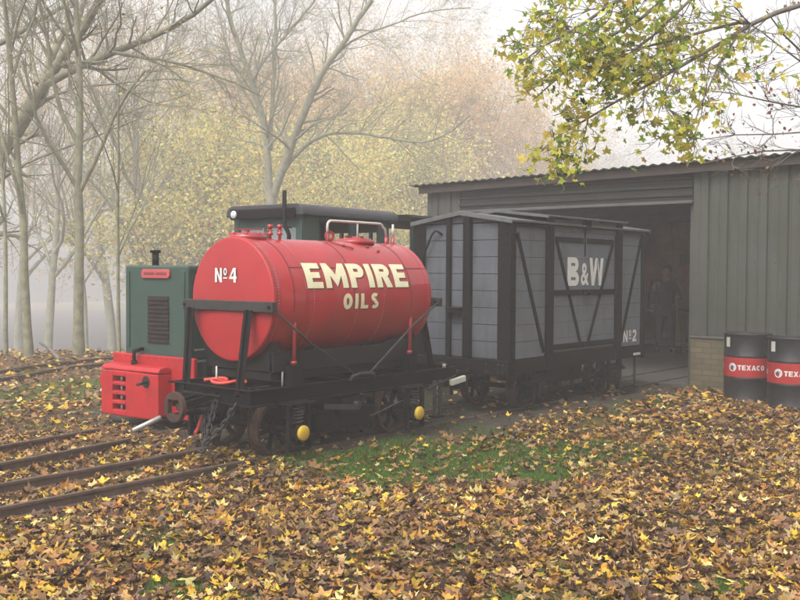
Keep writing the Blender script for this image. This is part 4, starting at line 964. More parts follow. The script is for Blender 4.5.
mb = B(); mb.box((.12, -.51, .72), (.24, -.495, .735)); mb.build('door_handle', M['silver'], lo)
B().box((.051, -.60, .35), (3.3, .60, .625)).build('main_frame', M['loco_green_dark'], lo, .01)
for y0, y1 in ((-.66, -.61), (.61, .66)): B().box((.12, y0, .4), (.65, y1, .60)).build('sand_box', M['black_iron'], lo, .008)
for s in (.75, 2.35): 
    for y in (-.335, .335):
        mb = B(); mb.lathe((s, y-.045, .21), (0, 1, 0), [(0, .22), (.09, .22), (.092, .1), (.1, .08)], 28); mb.build('wheel', M['black_iron'], lo)
for s in (.75, 2.35): B().box((s-.2, -.6, .12), (s+.2, .6, .34)).build('axlebox_guard', M['black_iron'], lo, .01)
B().box((.1, -.5, .05), (3.2, .5, .348)).build('belly_plate', M['black_iron'], lo)
# cab
CA0, CA1, CW = 1.65, 3.27, .53
B().box((CA0, -CW, .63), (CA1, CW, 1.50)).build('cab_lower', M['loco_green'], lo, .008)
for x0 in (CA0, CA1-.04):
    mb = B(); mb.box((x0, -CW, 1.502), (x0+.04, -CW+.09, 2.17)); mb.box((x0, CW-.09, 1.502), (x0+.04, CW, 2.17)); mb.box((x0, -.05, 1.502), (x0+.04, .05, 2.17)); mb.box((x0, -CW+.09, 2.0), (x0+.04, -.05, 2.17)); mb.box((x0, .05, 2.0), (x0+.04, CW-.09, 2.17)); mb.build('cab_end', M['loco_green'], lo, .004)
for y0 in (-CW, CW-.03):
    mb = B(); mb.box((CA0+.042, y0, 1.502), (1.95, y0+.03, 2.17)); mb.box((2.5, y0, 1.502), (2.62, y0+.03, 2.17)); mb.box((3.05, y0, 1.502), (CA1-.042, y0+.03, 2.17)); mb.box((1.95, y0, 2.08), (2.5, y0+.03, 2.17)); mb.box((2.62, y0, 2.08), (3.05, y0+.03, 2.17)); mb.build('cab_side', M['loco_green'], lo, .003)
B().box((CA0+.015, -.43, 1.51), (CA0+.022, .43, 1.99)).build('windscreen', M['glass'], lo)
rp = []; hw = .60
for i in range(7): a = i/6*PI/2; rp.append((hw-.10+.10*math.cos(a), 2.16+.10*math.sin(a)))
for i in range(7): a = PI/2+i/6*PI/2; rp.append((-hw+.10+.10*math.cos(a), 2.16+.10*math.sin(a)))
rp = [(hw, 2.13)]+rp+[(-hw, 2.13)]
rp = [(u, v+(.012 if abs(u) < .4 else 0)) for u, v in rp]
B().prism(rp, CA0-.06, CA1+.10, 'x').build('cab_roof', M['loco_roof'], lo, .01, 2)
B().box((CA0-.10, -.50, 2.10), (CA0-.062, .50, 2.215)).build('roof_visor', M['black_iron'], lo, .01)
mb = B(); mb.lathe((CA0-.03, .40, 2.155), (-1, 0, 0), [(0, .05), (.07, .062), (.10, .066), (.102, .06)], 20); hl = mb.build('headlight', M['black_iron'], lo)
B().lathe((CA0-.128, .40, 2.155), (-1, 0, 0), [(0, .048), (.012, .045), (.02, .03), (.022, 0)], 16).build('lens', M['lamp_glass'], hl)
B().tube([(1.52, -.44, 1.70), (1.52, -.46, 1.90), (1.52, -.44, 1.95), (1.52, -.40, 2.0), (1.52, -.39, 2.05), (1.52, -.39, 2.40)], .024, 10).build('exhaust_pipe', M['black_iron'], lo)
mb = B(); mb.cyl((1.52, -.44, 1.5), (1.52, -.44, 1.75), .05, 12); mb.build('exhaust_silencer', M['black_iron'], lo)
mb = B(); mb.box((2.7, -.2, .9), (3.0, .25, 1.75)); mb.box((2.95, -.1, 1.75), (3.0, .15, 1.85)); mb.build('driver_seat', M['black_iron'], lo, .02)

# ---------------------------------------------------------------- second vehicle behind: dark roofed open cab locomotive
LB = LOC+Matrix.Rotation(LR, 3, 'Z') @ Vector((3.42, 0, 0))
cb = empty('open_cab_locomotive', LB, LR, .969, 'second locomotive with flat black canopy roof on thin posts, mostly hidden behind the grey van', 'locomotive')
B().prism([(-.66, 2.14), (.66, 2.14), (.66, 2.20), (.60, 2.235), (-.60, 2.235), (-.66, 2.20)], 0.02, 2.0, 'x').build('canopy_roof', M['black_iron'], cb, .006)
for x in (.16, .80, 1.85):
    for y in (-.58, .58): B().box((x-.02, y-.02, 1.2), (x+.02, y+.02, 2.138)).build('canopy_post', M['loco_green_dark'], cb)
B().box((.1, -.6, .55), (1.9, .6, 1.2)).build('body', M['loco_green'], cb, .01)
B().box((1.92, -.45, .55), (3.6, .45, 1.45)).build('bonnet', M['loco_green'], cb, .02)
B().box((0.02, -.6, .3), (3.7, .6, .545)).build('main_frame', M['black_iron'], cb, .01)
for s in (.8, 2.7):
    for y in (-.335, .335): B().lathe((s, y-.045, .21), (0, 1, 0), [(0, .22), (.09, .22), (.092, .1)], 24).build('wheel', M['black_iron'], cb)
for (x, y) in ((.62, -.62),):
    mb = B(); mb.lathe((x, y-.03, 2.03), (-1, -.4, 0), [(0, .04), (.06, .05), (.062, .045)], 16); l1 = mb.build('headlight', M['black_iron'], cb)
    B().sphere((x-.065, y-.055, 2.03), .04, 10).build('lens', M['lamp_glass'], l1)
B().lathe((.66, -.64, 1.90), (-1, -.4, 0), [(0, .045), (.06, .045), (.065, .02)], 14).build('tail_lamp', M['plate_red'], cb)
B().box((.70, -.66, 1.55), (.82, -.60, 1.85)).build('lamp_bracket', M['black_iron'], cb)
B().sphere((1.3, -.4, 2.26), .05, 10, (1, 1, .6)).build('roof_lamp', M['lamp_glass'], cb)

# ================================================================== fallen leaves and grass
LA = np.radians([270, 315, 340, 5, 25, 45, 62, 75, 90, 105, 118, 135, 155, 175, 200, 225])
LRr = np.array([.08, .42, .74, .56, .98, .64, .52, .74, 1.06, .72, .54, .66, .96, .58, .72, .42])
LEAF = np.vstack([[0, 0], np.stack([np.cos(LA)*LRr, np.sin(LA)*LRr], 1)])          # 17 points
LTRI = np.array([(0, i+1, (i+1) % 16+1) for i in range(16)])
SIMPLE = np.array([[0, -.6], [.55, -.1], [.35, .45], [0, .95], [-.4, .4], [-.6, -.05]])
STRI = np.array([(0, 1, 2), (0, 2, 5), (2, 3, 4), (2, 4, 5)])
QUAD = np.array([[0, -.9], [.5, 0], [0, .9], [-.5, 0]]); QTRI = np.array([(0, 1, 2), (0, 2, 3)])
def scatter(name, shape, tri, pos, size, normal, spin, cols, m, curl=.25, parent=None):
    """many small leaf blades as one mesh; arrays of positions, sizes, normals, in-plane angles and tints"""
    n = len(pos); k = len(shape)
    nrm = normal/np.linalg.norm(normal, axis=1, keepdims=True)
    ref = np.where(np.abs(nrm[:, 2:3]) < .9, np.array([[0, 0, 1.]]), np.array([[1., 0, 0]]))
    tx = np.cross(ref, nrm); tx /= np.linalg.norm(tx, axis=1, keepdims=True); ty = np.cross(nrm, tx)
    c, s = np.cos(spin)[:, None], np.sin(spin)[:, None]; ax = tx*c+ty*s; ay = -tx*s+ty*c
    sh = shape[None]*(1+rng.uniform(-.18, .18, (n, k, 2)) if k > 4 else 1)*np.ones((n, 1, 1)); r2 = (sh**2).sum(2)
    cu = rng.normal(curl*.4, curl, (n, 1)); fo = rng.normal(0, curl*1.2, (n, 1))
    zz = cu*r2+fo*np.abs(sh[:, :, 0])+rng.normal(0, .05, (n, k))
    v = pos[:, None, :]+size[:, None, None]*(sh[:, :, 0:1]*ax[:, None]+sh[:, :, 1:2]*ay[:, None]+zz[:, :, None]*nrm[:, None])
    f = (tri[None]+np.arange(n)[:, None, None]*k).reshape(-1)
    me = bpy.data.meshes.new(name); nf = len(f)//3
    me.vertices.add(n*k); me.vertices.foreach_set('co', v.reshape(-1).astype(np.float32))
    me.loops.add(nf*3); me.loops.foreach_set('vertex_index', f.astype(np.int32))
    me.polygons.add(nf); me.polygons.foreach_set('loop_start', np.arange(0, nf*3, 3, dtype=np.int32)); me.update(calc_edges=True)
    ca = me.color_attributes.new('tint', 'FLOAT_COLOR', 'POINT')
    cc = np.repeat(np.hstack([cols, np.ones((n, 1))])[:, None, :], k, 1)
    if k > 6: cc[:, 0, :3] *= .75
    ca.data.foreach_set('color', cc.reshape(-1).astype(np.float32))
    me.materials.append(m); o = bpy.data.objects.new(name, me); COL.objects.link(o)
    if parent: o.parent = parent
    return o
def tints(palette, weights, n, var=.2):
    p = np.array(palette); w = np.array(weights, float); c = p[rng.choice(len(p), n, p=w/w.sum())]
    return np.clip(c*rng.normal(1, var, (n, 1))*rng.normal(1, .06, (n, 3)), .004, .9)
fw = np.array([math.cos(_h), math.sin(_h)]); rt = np.array([math.sin(_h), -math.cos(_h)])
pos = []; dist = []
for f0, f1, rho in ((3.4, 6.5, 1050), (6.5, 9, 850), (9, 13, 460), (13, 21, 150)):
    area = .5*(f1-f0)*((.88*f0+2.4)+(.88*f1+2.4)); n = int(area*rho)
    f = rng.uniform(f0, f1, n); r = rng.uniform(-1, 1, n)*(.44*f+1.2); P = f[:, None]*fw+r[:, None]*rt
    keep = []
    for i, (x, y) in enumerate(P):
        g = grass_amount(x, y); bd = bed_amount(x, y); q = 1-.74*g
        clump = .85+.75*nz(x, y, .9, 21)+.3*nz(x, y, 3.1, 22)
        q *= min(1.1, max(.15, clump+.25))
        q = min(q, 1-.94*bd) if y > 4.4 else q
        if x > 12.5: q = 0
        if y > 5.2 and x < 5.2: q *= .8
        if y > 9: q *= .55
        if min(abs(y-5.85), abs(y-6.50)) < .05: q *= .12
        keep.append(rng.random() < q)
    P = P[np.array(keep)]; pos.append(P); dist.append(np.full(len(P), f1))
P = np.vstack(pos); n = len(P)
heap = np.array([max(0, nz(x, y, 1.3, 31))*.05 for x, y in P])
# leaves drifted against the drums and wall
zz = np.array([gz(x, y) for x, y in P])+rng.uniform(.004, .035, n)+heap*rng.random(n)
PAL = [(.35, .20, .075), (.18, .09, .038), (.05, .026, .014), (.60, .38, .045), (.62, .46, .17), (.09, .04, .03), (.42, .19, .03), (.22, .135, .085)]
WG = [30, 18, 9, 15, 12, 7, 11, 14]
tl = rng.normal(0, .34, (n, 2)); nr = np.hstack([tl, np.ones((n, 1))])
wet = np.array([1.04-.26*sst(-.1, .35, nz(x, y, 1.1, 44)) for x, y in P])[:, None]      # patches of older, wetter, browner leaves
near = np.hypot(P[:, 0], P[:, 1]) < 10.5
for lab, msk, shp, tri, sz in (('carpet of brown, tan and yellow maple leaves fallen over the near ground', near, LEAF, LTRI, .037), ('scattered fallen leaves over the farther yard and the bank by the bare trees', ~near, SIMPLE, STRI, .052)):
    k = int(msk.sum())
    o = scatter('fallen_leaves', shp, tri, np.column_stack([P[msk], zz[msk]]), np.clip(rng.lognormal(-.08, .28, k), .45, 1.75)*sz, nr[msk], rng.uniform(0, 2*PI, k), tints(PAL, WG, k, .3)*wet[msk], M['litter'], .3)
    tag(o, lab, None, None, 'stuff')
# grass
def grass(label, N_, f0, f1, hgt):
    f = np.sqrt(rng.uniform(f0*f0, f1*f1, N_)); r = rng.uniform(-1, 1, N_)*(.44*f+1); Q = f[:, None]*fw+r[:, None]*rt
    k = [rng.random() < max(0, grass_amount(x, y)-.12)*1.3 and x < 12.4 for x, y in Q]; Q = Q[np.array(k)]; n = len(Q)
    z = np.array([gz(x, y) for x, y in Q]); h = rng.uniform(.5, 1.3, n)*hgt; a = rng.uniform(0, PI, n); w = .0022+.0007*f1/6
    d = np.stack([np.cos(a)*w, np.sin(a)*w, np.zeros(n)], 1); b0 = np.column_stack([Q, z]); lean = rng.normal(0, .5, (n, 2))*h[:, None]
    tip = b0+np.column_stack([lean, h]); v = np.stack([b0-d, b0+d, tip], 1).reshape(-1, 3)
    me = bpy.data.meshes.new('grass'); me.vertices.add(3*n); me.vertices.foreach_set('co', v.reshape(-1).astype(np.float32))
    me.loops.add(3*n); me.loops.foreach_set('vertex_index', np.arange(3*n, dtype=np.int32)); me.polygons.add(n); me.polygons.foreach_set('loop_start', np.arange(0, 3*n, 3, dtype=np.int32)); me.update(calc_edges=True)
    ca = me.color_attributes.new('tint', 'FLOAT_COLOR', 'POINT'); c = tints([(.095, .18, .025), (.14, .24, .04), (.06, .12, .018)], [3, 2, 2], n, .2)
    ca.data.foreach_set('color', np.repeat(np.hstack([c, np.ones((n, 1))]), 3, 0).reshape(-1).astype(np.float32))
    me.materials.append(M['leaf']); o = bpy.data.objects.new('grass', me); COL.objects.link(o); tag(o, label, None, None, 'stuff')
grass('short green grass showing between the near fallen leaves', 120000, 3.6, 9.5, .04)
grass('thin mown grass on the farther verges of the yard', 60000, 9.5, 17, .04)

# ================================================================== trees
def rdir(d, ang, az):
    x, y, z = frame_of(d); return (z*math.cos(ang)+(x*math.cos(az)+y*math.sin(az))*math.sin(ang)).normalized()
SIDES = {0: 9, 1: 7, 2: 5, 3: 4}
def grow(wood, twigs, tips, p, d, Ln, r, lev, maxlev, kids, spread=.7, up=.12, wob=.16):
    n = 6 if lev == 0 else (5 if lev < 3 else 3); pts = [Vector(p)]; d = Vector(d).normalized()
    for i in range(n):
        d = (d+Vector((random.gauss(0, wob), random.gauss(0, wob), random.gauss(0, wob*.6)+up*(.5 if lev else .2)))).normalized(); pts.append(pts[-1]+d*(Ln/n))
    rs = [r*(1-.55*i/n) for i in range(n+1)]
    if lev == maxlev: rs[-1] = r*.3
    (wood if lev < 2 else twigs).tube(pts, rs, SIDES.get(lev, 3), False)
    branch_off(wood, twigs, tips, pts, rs, Ln, lev, maxlev, kids, spread, up, wob)
def branch_off(wood, twigs, tips, pts, rs, Ln, lev, maxlev, kids, spread, up, wob, t0=.35):
    if lev >= maxlev-1: tips += pts[1:]
    if lev >= maxlev: return
    n = len(pts)-1; K = kids[min(lev, len(kids)-1)]
    for k in range(K):
        t = (t0 if lev else .38)+(1-(t0 if lev else .38))*(k+random.random())/K; i = min(n-1, int(t*n)); q = pts[i].lerp(pts[i+1], t*n-i)
        dd = (pts[i+1]-pts[i]).normalized(); rr = rs[i]*random.uniform(.42, .62)
        grow(wood, twigs, tips, q, rdir(dd, random.uniform(.6, 1.1)*spread, random.uniform(0, 2*PI)), Ln*random.uniform(.45, .72), max(rr*(.75 if lev >= 1 else 1), .003), lev+1, maxlev, kids, spread, up, wob)
def leaf_cloud(name, tips, per, size, jit, pal, wg, root, shape=QUAD, tri=QTRI, m='leaf', droop=0):
    t = np.array([tuple(p) for p in tips]); n = int(len(t)*per)
    idx = rng.choice(len(t), n); p = t[idx]+rng.normal(0, jit, (n, 3)); p[:, 2] -= droop*rng.random(n)
    return scatter(name, shape, tri, p, rng.uniform(.6, 1.2, n)*size, rng.normal(0, 1, (n, 3))+np.array([0, 0, .6]), rng.uniform(0, 2*PI, n), tints(pal, wg, n, .25), M[m], .2, root)
YEL = ([(.82, .66, .20), (.85, .70, .28), (.50, .50, .16), (.74, .48, .14)], [5, 3, 3, 1])
TAN = ([(.72, .47, .20), (.78, .58, .30), (.56, .38, .22), (.74, .42, .14)], [4, 4, 2, 2])
OLV = ([(.22, .24, .08), (.34, .34, .11), (.60, .52, .16), (.16, .18, .07)], [4, 3, 2, 2])
PAL2 = ([(.28, .28, .18), (.36, .34, .22)], [1, 1])
BRN = ([(.42, .30, .2), (.52, .38, .25), (.34, .25, .18)], [2, 2, 2])
def make_tree(seed, H, r0, kids, maxlev, leaves=None, bole=.35, spread=.75, bark='bark', lean=0, label=None, group=None):
    random.seed(seed); wood, twigs, tips = MB(), MB(), []
    root = empty('autumn_tree' if leaves else 'bare_tree', (0, 0, 0), 0, 1, label, 'tree', group)
    pts = [Vector((0, 0, -.3))]; d = Vector((lean, 0, 1)).normalized(); n = 8; Lt = H*.62
    for i in range(n): d = (d+Vector((random.gauss(0, .05), random.gauss(0, .05), .03))).normalized(); pts.append(pts[-1]+d*((Lt+.3)/n))
    rs = [r0*(1.25 if i == 0 else 1-.6*i/n) for i in range(n+1)]; wood.tube(pts, rs, 10, False)
    branch_off(wood, twigs, tips, pts, rs, Lt*.78, 0, maxlev, kids, spread, .10, .15, bole)
    wood.build('trunk', M[bark], root); tw_ = twigs.build('branches', M[bark], root)
    if leaves: leaf_cloud('crown', tips, leaves[0], leaves[1], leaves[2], leaves[3][0], leaves[3][1], root)
    return root
protos = {
 'bareA': dict(seed=11, H=11, r0=.105, kids=[7, 6, 5], maxlev=3, bole=.22),
 'farbare': dict(seed=11, H=11, r0=.13, kids=[9, 6, 5, 4], maxlev=4, bole=.22),
 'bareB': dict(seed=12, H=12, r0=.09, kids=[7, 6, 5], maxlev=3, bole=.3, spread=.6),
 'slim': dict(seed=15, H=9, r0=.042, kids=[9, 5, 4], maxlev=3, bole=.3, spread=.6, bark='bark', leaves=(.25, .05, .12, BRN)),
 'yellow': dict(seed=21, H=5.2, r0=.07, kids=[12, 6, 5, 3], maxlev=4, bole=.12, spread=1.0, leaves=(3.2, .045, .17, YEL)),
 'olive': dict(seed=22, H=5.0, r0=.08, kids=[12, 6, 5, 3], maxlev=4, bole=.1, spread=1.0, leaves=(3.2, .042, .2, OLV)),
 'tan': dict(seed=23, H=7, r0=.11, kids=[12, 6, 5, 4], maxlev=4, bole=.15, spread=.95, leaves=(3.4, .042, .2, TAN)),
 'brown': dict(seed=24, H=9, r0=.13, kids=[10, 6, 5, 4], maxlev=4, bole=.25, spread=.8, leaves=(2.0, .040, .2, TAN)),
 'pale': dict(seed=25, H=11, r0=.2, kids=[12, 6, 5, 4], maxlev=4, bole=.12, spread=.9, leaves=(1.6, .07, .3, PAL2)),
}
made = {}
def plant(kind, px, d, scale, rot, label, group=None, sz=None):
    p = at(px, 360, d); x, y = p.x, p.y
    if kind not in made: made[kind] = make_tree(**protos[kind]); t = made[kind]
    else: t = copy_tree(made[kind])
    t.location = (x, y, gz(x, y)-.02); t.rotation_euler = (0, 0, rot); t.scale = (scale, scale, sz or scale); tag(t, label, 'tree', group)
    return t
G1 = 'bare trees in the fog at the left'; G2 = 'autumn trees behind the locomotive'; G3 = 'autumn trees behind the shed'; G4 = 'distant trees in the fog'
TREES = [
 ('bareB', 30, 17.6, .95, .4, 'slender mossy bare tree at the left, second trunk from the picture edge', G1),
 ('bareA', 79, 18.0, 1.0, 1.2, 'thick mossy bare tree trunk forking low, left of the green locomotive', G1),
 ('slim', 6, 18.3, 1.1, 2.2, 'thin leaning tree at the far left edge of the picture', G1),
 ('farbare', 46, 21.5, .85, 3.1, 'brownish bare tree just right of the second trunk from the left edge', G1),
 ('slim', 88, 23.0, 1.15, 4.0, 'faint thin trunk close behind the thick mossy forked tree', G1),
 ('slim', 119, 15.2, .8, 5.0, 'thin sapling right beside the front corner of the green locomotive bonnet', G1),
 ('farbare', 150, 23, 1.0, 5.5, 'tall bare tree in fog above the green bonnet, left of the yellow tree', G1),
 ('brown', 110, 29, 1.2, .7, 'misty brown leaved tree high above the locomotive bonnet', G1),
 ('farbare', 215, 26, 1.05, 2.0, 'tall bare tree in fog behind the yellow tree by the locomotive', G2),
 ('yellow', 188, 16.0, .95, .0, 'bright yellow leaved small tree above the green bonnet', G2),
 ('yellow', 232, 18.5, 1.05, 2.3, 'yellow tree just left of the cab headlight', G2),
 ('olive', 215, 17.2, .85, 1.0, 'dark olive bush low behind the bonnet and the tank end', G2),
 ('olive', 262, 19.5, .95, 3.0, 'olive green tree behind the locomotive cab headlight', G2),
 ('brown', 175, 25, 1.0, 2.9, 'brownish thin leaved tree rising over the bright yellow tree', G2),
 ('yellow', 335, 18.2, .95, 4.1, 'yellow green tree right above the locomotive cab roof', G2),
 ('olive', 318, 21.5, 1.05, 5.0, 'olive tree between the central bare tree and the cab roof', G2),
 ('yellow', 385, 21, 1.1, 5.2, 'yellow tree above the rear end of the locomotive cab', G2),
 ('tan', 300, 25, 1.1, .5, 'tan leaved tree behind the central bare tree', G2),
 ('tan', 360, 24.5, 1.05, 1.9, 'tan tree above the letters EMPIRE and the cab', G2),
 ('tan', 425, 24, .95, 3.3, 'orange tan tree over the left corner of the shed roof', G3),
 ('tan', 472, 25, .92, 4.4, 'tan tree crown over the left part of the shed roof', G3),
 ('tan', 520, 24, .70, 5.3, 'low tan tree crown just below the tip of the green maple branch', G3),
 ('olive', 410, 19.5, .8, 2.2, 'olive bush beside the left end wall of the shed', G3),
 ('tan', 255, 29, 1.35, 2.6, 'tall misty tan tree left of the central bare tree', G4),
 ('brown', 345, 30, 1.2, 4.0, 'tall misty brown tree right of the central bare tree', G4),
 ('brown', 420, 29, .98, 5.4, 'misty brown tree with open sky above, over the van', G4),
 ('pale', 325, 44, .98, 1.0, 'faint pale dome shaped tree far off behind the central bare tree', G4),
 ('pale', 598, 46, .72, 2.0, 'faint grey tree in the fog above the shed door fascia', G4),
 ('tan', 565, 27, .58, 0.2, 'low orange tan tree crown above the middle of the shed roof', G3),
 ('pale', 745, 33, .44, 3.0, 'pale tree crown just showing over the right part of the shed roof', G4),
 ('brown', 20, 30, 1.2, 3.6, 'misty brown tree behind the far left slender trunks', G1),
 ('farbare', 400, 33, .9, 3.9, 'faint bare tree in fog over the rear of the locomotive', G4),
]
for k_, px_, d_, sc_, rot_, lab_, g_ in TREES:
    f_ = 1 if d_ < 20 and g_ is G1 else {'bare trees in the fog at the left': 1.9, G2: 2.8, G3: 2.9, G4: 2.9}[g_]
    plant(k_, px_, d_*f_, sc_*f_, rot_, lab_, g_)
# the dark wood the photographer stands in front of: its shade and reflection fall on the sides of the wagons
G5 = 'dark trees behind the photographer'
for x, y, sc in ((14, -8, 1.9), (9.5, -8, 2.1), (4.5, -8.5, 2.0)):
    t = copy_tree(made['olive']); t.location = (x, y, gz(x, y)-.02); t.scale = (sc, sc, sc); t.rotation_euler = (0, 0, x*1.7+y); tag(t, 'dark evergreen tree in the wood behind the photographer', 'tree', G5)

def limb_tree(name, label, base, limbs, kids, maxlev, seed, bark='bark', spread=.7, leaves=None, start=.15, lscale=.42):
    """a tree whose main limbs follow given world-space paths: [(points, r_start, r_end)]"""
    random.seed(seed); root = empty(name, base, 0, 1, label, 'tree'); wood, twigs, tips = MB(base), MB(base), []
    for pts, ra, rb in limbs:
        pts = smooth_path(lerp_path(pts, .35), 2); n = len(pts)-1
        pts = [p+Vector((random.gauss(0, .012), random.gauss(0, .012), random.gauss(0, .012))) for p in pts]
        rs = [ra+(rb-ra)*i/n for i in range(n+1)]; wood.tube(pts, rs, 10 if ra > .05 else 7, False)
        Lt = sum((b3-a3).length for a3, b3 in zip(pts, pts[1:]))
        K = max(3, int(Lt*kids[0]))
        for k in range(K):
            t = start+(1-start)*(k+random.random())/K; i = min(n-1, int(t*n)); q = pts[i]; dd = (pts[i+1]-pts[i]).normalized()
            grow(wood, twigs, tips, q, rdir(dd, random.uniform(.5, 1.1), random.uniform(0, 2*PI)), random.uniform(.6, 1.3)*lscale*(1.5-t), max(.0045, rs[i]*.42), 2, maxlev, kids, spread, .06, .17)
        tips += pts[-3:]
    wood.build('trunk', M[bark], root); twigs.build('branches', M[bark], root)
    if leaves:
        per, size, jit, pal, droop, shp, tri = leaves
        t = [p-base for p in tips]; leaf_cloud('crown', t, per, size, jit, pal[0], pal[1], root, shp, tri, 'maple_leaf', droop)
    return root
def path(d, *px): return [at(x, y, d if not isinstance(d, tuple) else d[0]+(d[1]-d[0])*i/(len(px)-1)) for i, (x, y) in enumerate(px)]
# central bare tree
b0 = at(273, 360, 36.5); b0.z = gz(b0.x, b0.y)-.1
limb_tree('bare_tree', 'large pale bare forked tree behind the locomotive cab, its right limb arching over', b0, [
  ([b0]+path(36.5, (272, 260), (271, 215), (270, 190)), 0.2210, 0.1950),
  (path((36.48, 35.42), (270, 195), (268, 170), (266, 130), (256, 95), (240, 50), (228, 15), (222, -40)), 0.1430, 0.0650),
  (path((36.26, 37.77), (264, 125), (252, 80), (262, 62), (285, 35), (312, 5), (330, -20)), 0.0715, 0.0390),
  (path((37.13, 39.06), (270, 150), (273, 90), (276, 40), (274, -20)), 0.0910, 0.0520),
  (path((36.48, 34.34), (273, 195), (290, 150), (303, 115), (320, 75), (345, 40), (372, 0)), 0.1690, 0.0780),
  (path((36.48, 33.48), (280, 178), (297, 152), (315, 138), (335, 131), (370, 134), (400, 140), (420, 144), (445, 138), (470, 115)), 0.0780, 0.0260),
  (path((35.19, 34.34), (322, 72), (350, 40), (390, 25), (430, 10), (470, 8)), 0.0455, 0.0156),
  (path((36.26, 37.34), (262, 120), (235, 75), (225, 40), (215, 0)), 0.0520, 0.0260)], [2.8, 5, 5, 5, 4], 5, 31, 'bark', start=.2, lscale=1.8)
# big limb reaching in from the left
bl = at(-70, 380, 20.8); bl.z = gz(bl.x, bl.y)-.1
limb_tree('bare_tree', 'large mossy bare tree whose thick forked limb reaches in from the left picture edge', bl, [
  ([bl]+path((20.80, 20.16), (-60, 280), (-35, 220), (-8, 165), (15, 130), (34, 106), (42, 88)), 0.2355, 0.1472),
  (path((20.16, 19.20), (42, 88), (58, 62), (68, 45), (85, 30), (98, 10), (108, -20)), 0.1104, 0.0736),
  (path((20.16, 18.56), (42, 86), (62, 75), (85, 63), (112, 52), (145, 40), (170, 30), (195, 14), (218, -3), (240, -25)), 0.0883, 0.0368),
  (path((19.04, 20.16), (112, 52), (140, 55), (170, 63), (205, 70), (235, 82), (262, 95)), 0.0383, 0.0147),
  (path((20.32, 21.76), (36, 100), (50, 60), (62, 35), (80, 12), (90, -15)), 0.0883, 0.0589),
  (path((20.32, 22.40), (38, 84), (32, 60), (28, 45), (15, 20), (5, -5)), 0.0589, 0.0294),
  (path((20.80, 22.40), (-30, 60), (10, 38), (40, 20), (62, 8), (90, -10)), 0.0662, 0.0442),
  (path((20.64, 19.52), (0, 180), (25, 165), (60, 148), (100, 135), (140, 118)), 0.0324, 0.0147),
  (path((20.48, 18.88), (20, 125), (60, 88), (100, 86), (150, 78), (190, 80)), 0.0294, 0.0118)], [3.4, 5, 5, 4, 3], 5, 32, 'bark', start=.2, lscale=1.2)
# overhanging maple, right
GRN = ([(.62, .62, .10), (.78, .70, .12), (.36, .46, .09), (.20, .30, .07), (.80, .64, .15)], [5, 4, 4, 2, 3])
mbse = at(1010, 360, 7.5); mbse.z = gz(mbse.x, mbse.y)-.1
maple = limb_tree('maple_tree', 'maple tree whose green and yellow leaved limb overhangs the top right of the picture', mbse, [
  ([mbse]+path((7.5, 7.6), (1005, 200), (995, 60), (985, -60)), .2, .13),
  (path((7.6, 6.6), (992, 0), (930, -30), (870, -15), (800, 1), (770, 11), (747, 24), (732, 37), (706, 56), (676, 71), (650, 84), (612, 105), (590, 114), (556, 141), (533, 157)), .026, .004),
  (path((7.2, 6.8), (747, 22), (710, 32), (680, 35), (642, 47), (600, 62), (570, 72)), .014, .004),
  (path((7.4, 6.5), (900, -50), (800, -60), (720, -50), (660, -28), (615, 2), (575, 28), (535, 52), (518, 62)), .03, .004),
  (path((7.3, 6.6), (720, -50), (680, -10), (640, 20), (595, 45), (560, 75), (535, 100)), .018, .004),
  (path((7.3, 6.8), (800, -60), (740, -30), (690, 0), (650, 30), (620, 70), (590, 90)), .018, .004),
  (path((7.2, 6.9), (660, -28), (600, -20), (560, 0), (530, 20)), .014, .004),
  (path((6.9, 6.7), (732, 37), (715, 70), (700, 100), (690, 125), (683, 138)), .008, .003),
  (path((6.8, 6.8), (676, 71), (664, 95), (655, 112)), .007, .003)],
  [7, 5, 4, 3], 4, 33, 'bark_dark', start=.36, lscale=.36, leaves=(.46, .040, .05, GRN, .10, LEAF, LTRI))
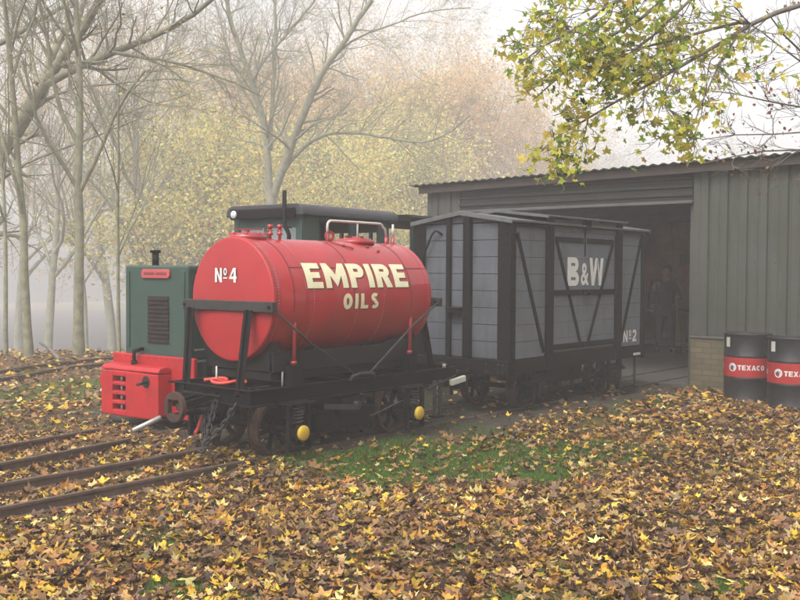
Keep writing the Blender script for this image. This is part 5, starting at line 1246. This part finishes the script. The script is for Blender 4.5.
PUR = ([(.20, .075, .06), (.30, .13, .08), (.42, .27, .10), (.14, .07, .07)], [4, 3, 1, 2])
cb0 = at(1120, 360, 10.0); cb0.z = gz(cb0.x, cb0.y)-.1
limb_tree('copper_tree', 'sparse reddish brown leaved tree reaching over the shed roof from the right edge', cb0, [
  ([cb0]+path((10, 10), (1110, 200), (1090, 80), (1080, -20)), .15, .1),
  (path((10, 9), (1085, 50), (950, 60), (860, 90), (800, 60), (783, 35), (768, 10)), .04, .006),
  (path((9.8, 9.2), (860, 90), (820, 70), (800, 62), (775, 48), (758, 30), (740, 15)), .013, .004),
  (path((10, 9.2), (1085, 90), (900, 108), (800, 107), (765, 102), (738, 98), (712, 90)), .025, .004),
  (path((10, 9.6), (1085, 130), (900, 150), (800, 152), (765, 148), (735, 152), (700, 163)), .025, .004),
  (path((9.9, 9.4), (900, 130), (820, 132), (770, 135), (730, 130), (700, 140)), .012, .004)],
  [4.5, 4, 3, 2], 4, 34, 'bark_dark', start=.45, lscale=.45, leaves=(.16, .03, .05, PUR, .12, SIMPLE, STRI))
# fallen pole leaning at the foot of the left trees
q1 = gpt(60, 361); q2 = at(40, 343, 18.3)
lp = empty('fallen_branch', q1, 0, 1, 'dark fallen branch leaning on the ground between the left trees', 'branch')
MB(q1).tube([q1+Vector((0, 0, .02)), (q1+q2)/2+Vector((0, 0, .05)), q2], [.035, .03, .022], 7).build('bough', M['bark_dark'], lp)

# ================================================================== haze
me = bpy.data.meshes.new('haze'); hb = MB().box((-152, -152, -6.5), (152, 152, 48)); me.from_pydata(hb.v, [], hb.f)
hm = bpy.data.materials.new('haze'); hm.use_nodes = True; N = hm.node_tree.nodes; N.remove(N['Principled BSDF'])
pv = N.new('ShaderNodeVolumePrincipled'); pv.inputs['Color'].default_value = (.975, .962, .965, 1); pv.inputs['Density'].default_value = HAZE
hm.node_tree.links.new(pv.outputs[0], N['Material Output'].inputs['Volume'])
me.materials.append(hm); hz = bpy.data.objects.new('haze', me); COL.objects.link(hz); hz['kind'] = 'stuff'; hz['label'] = 'autumn morning fog over the whole yard'
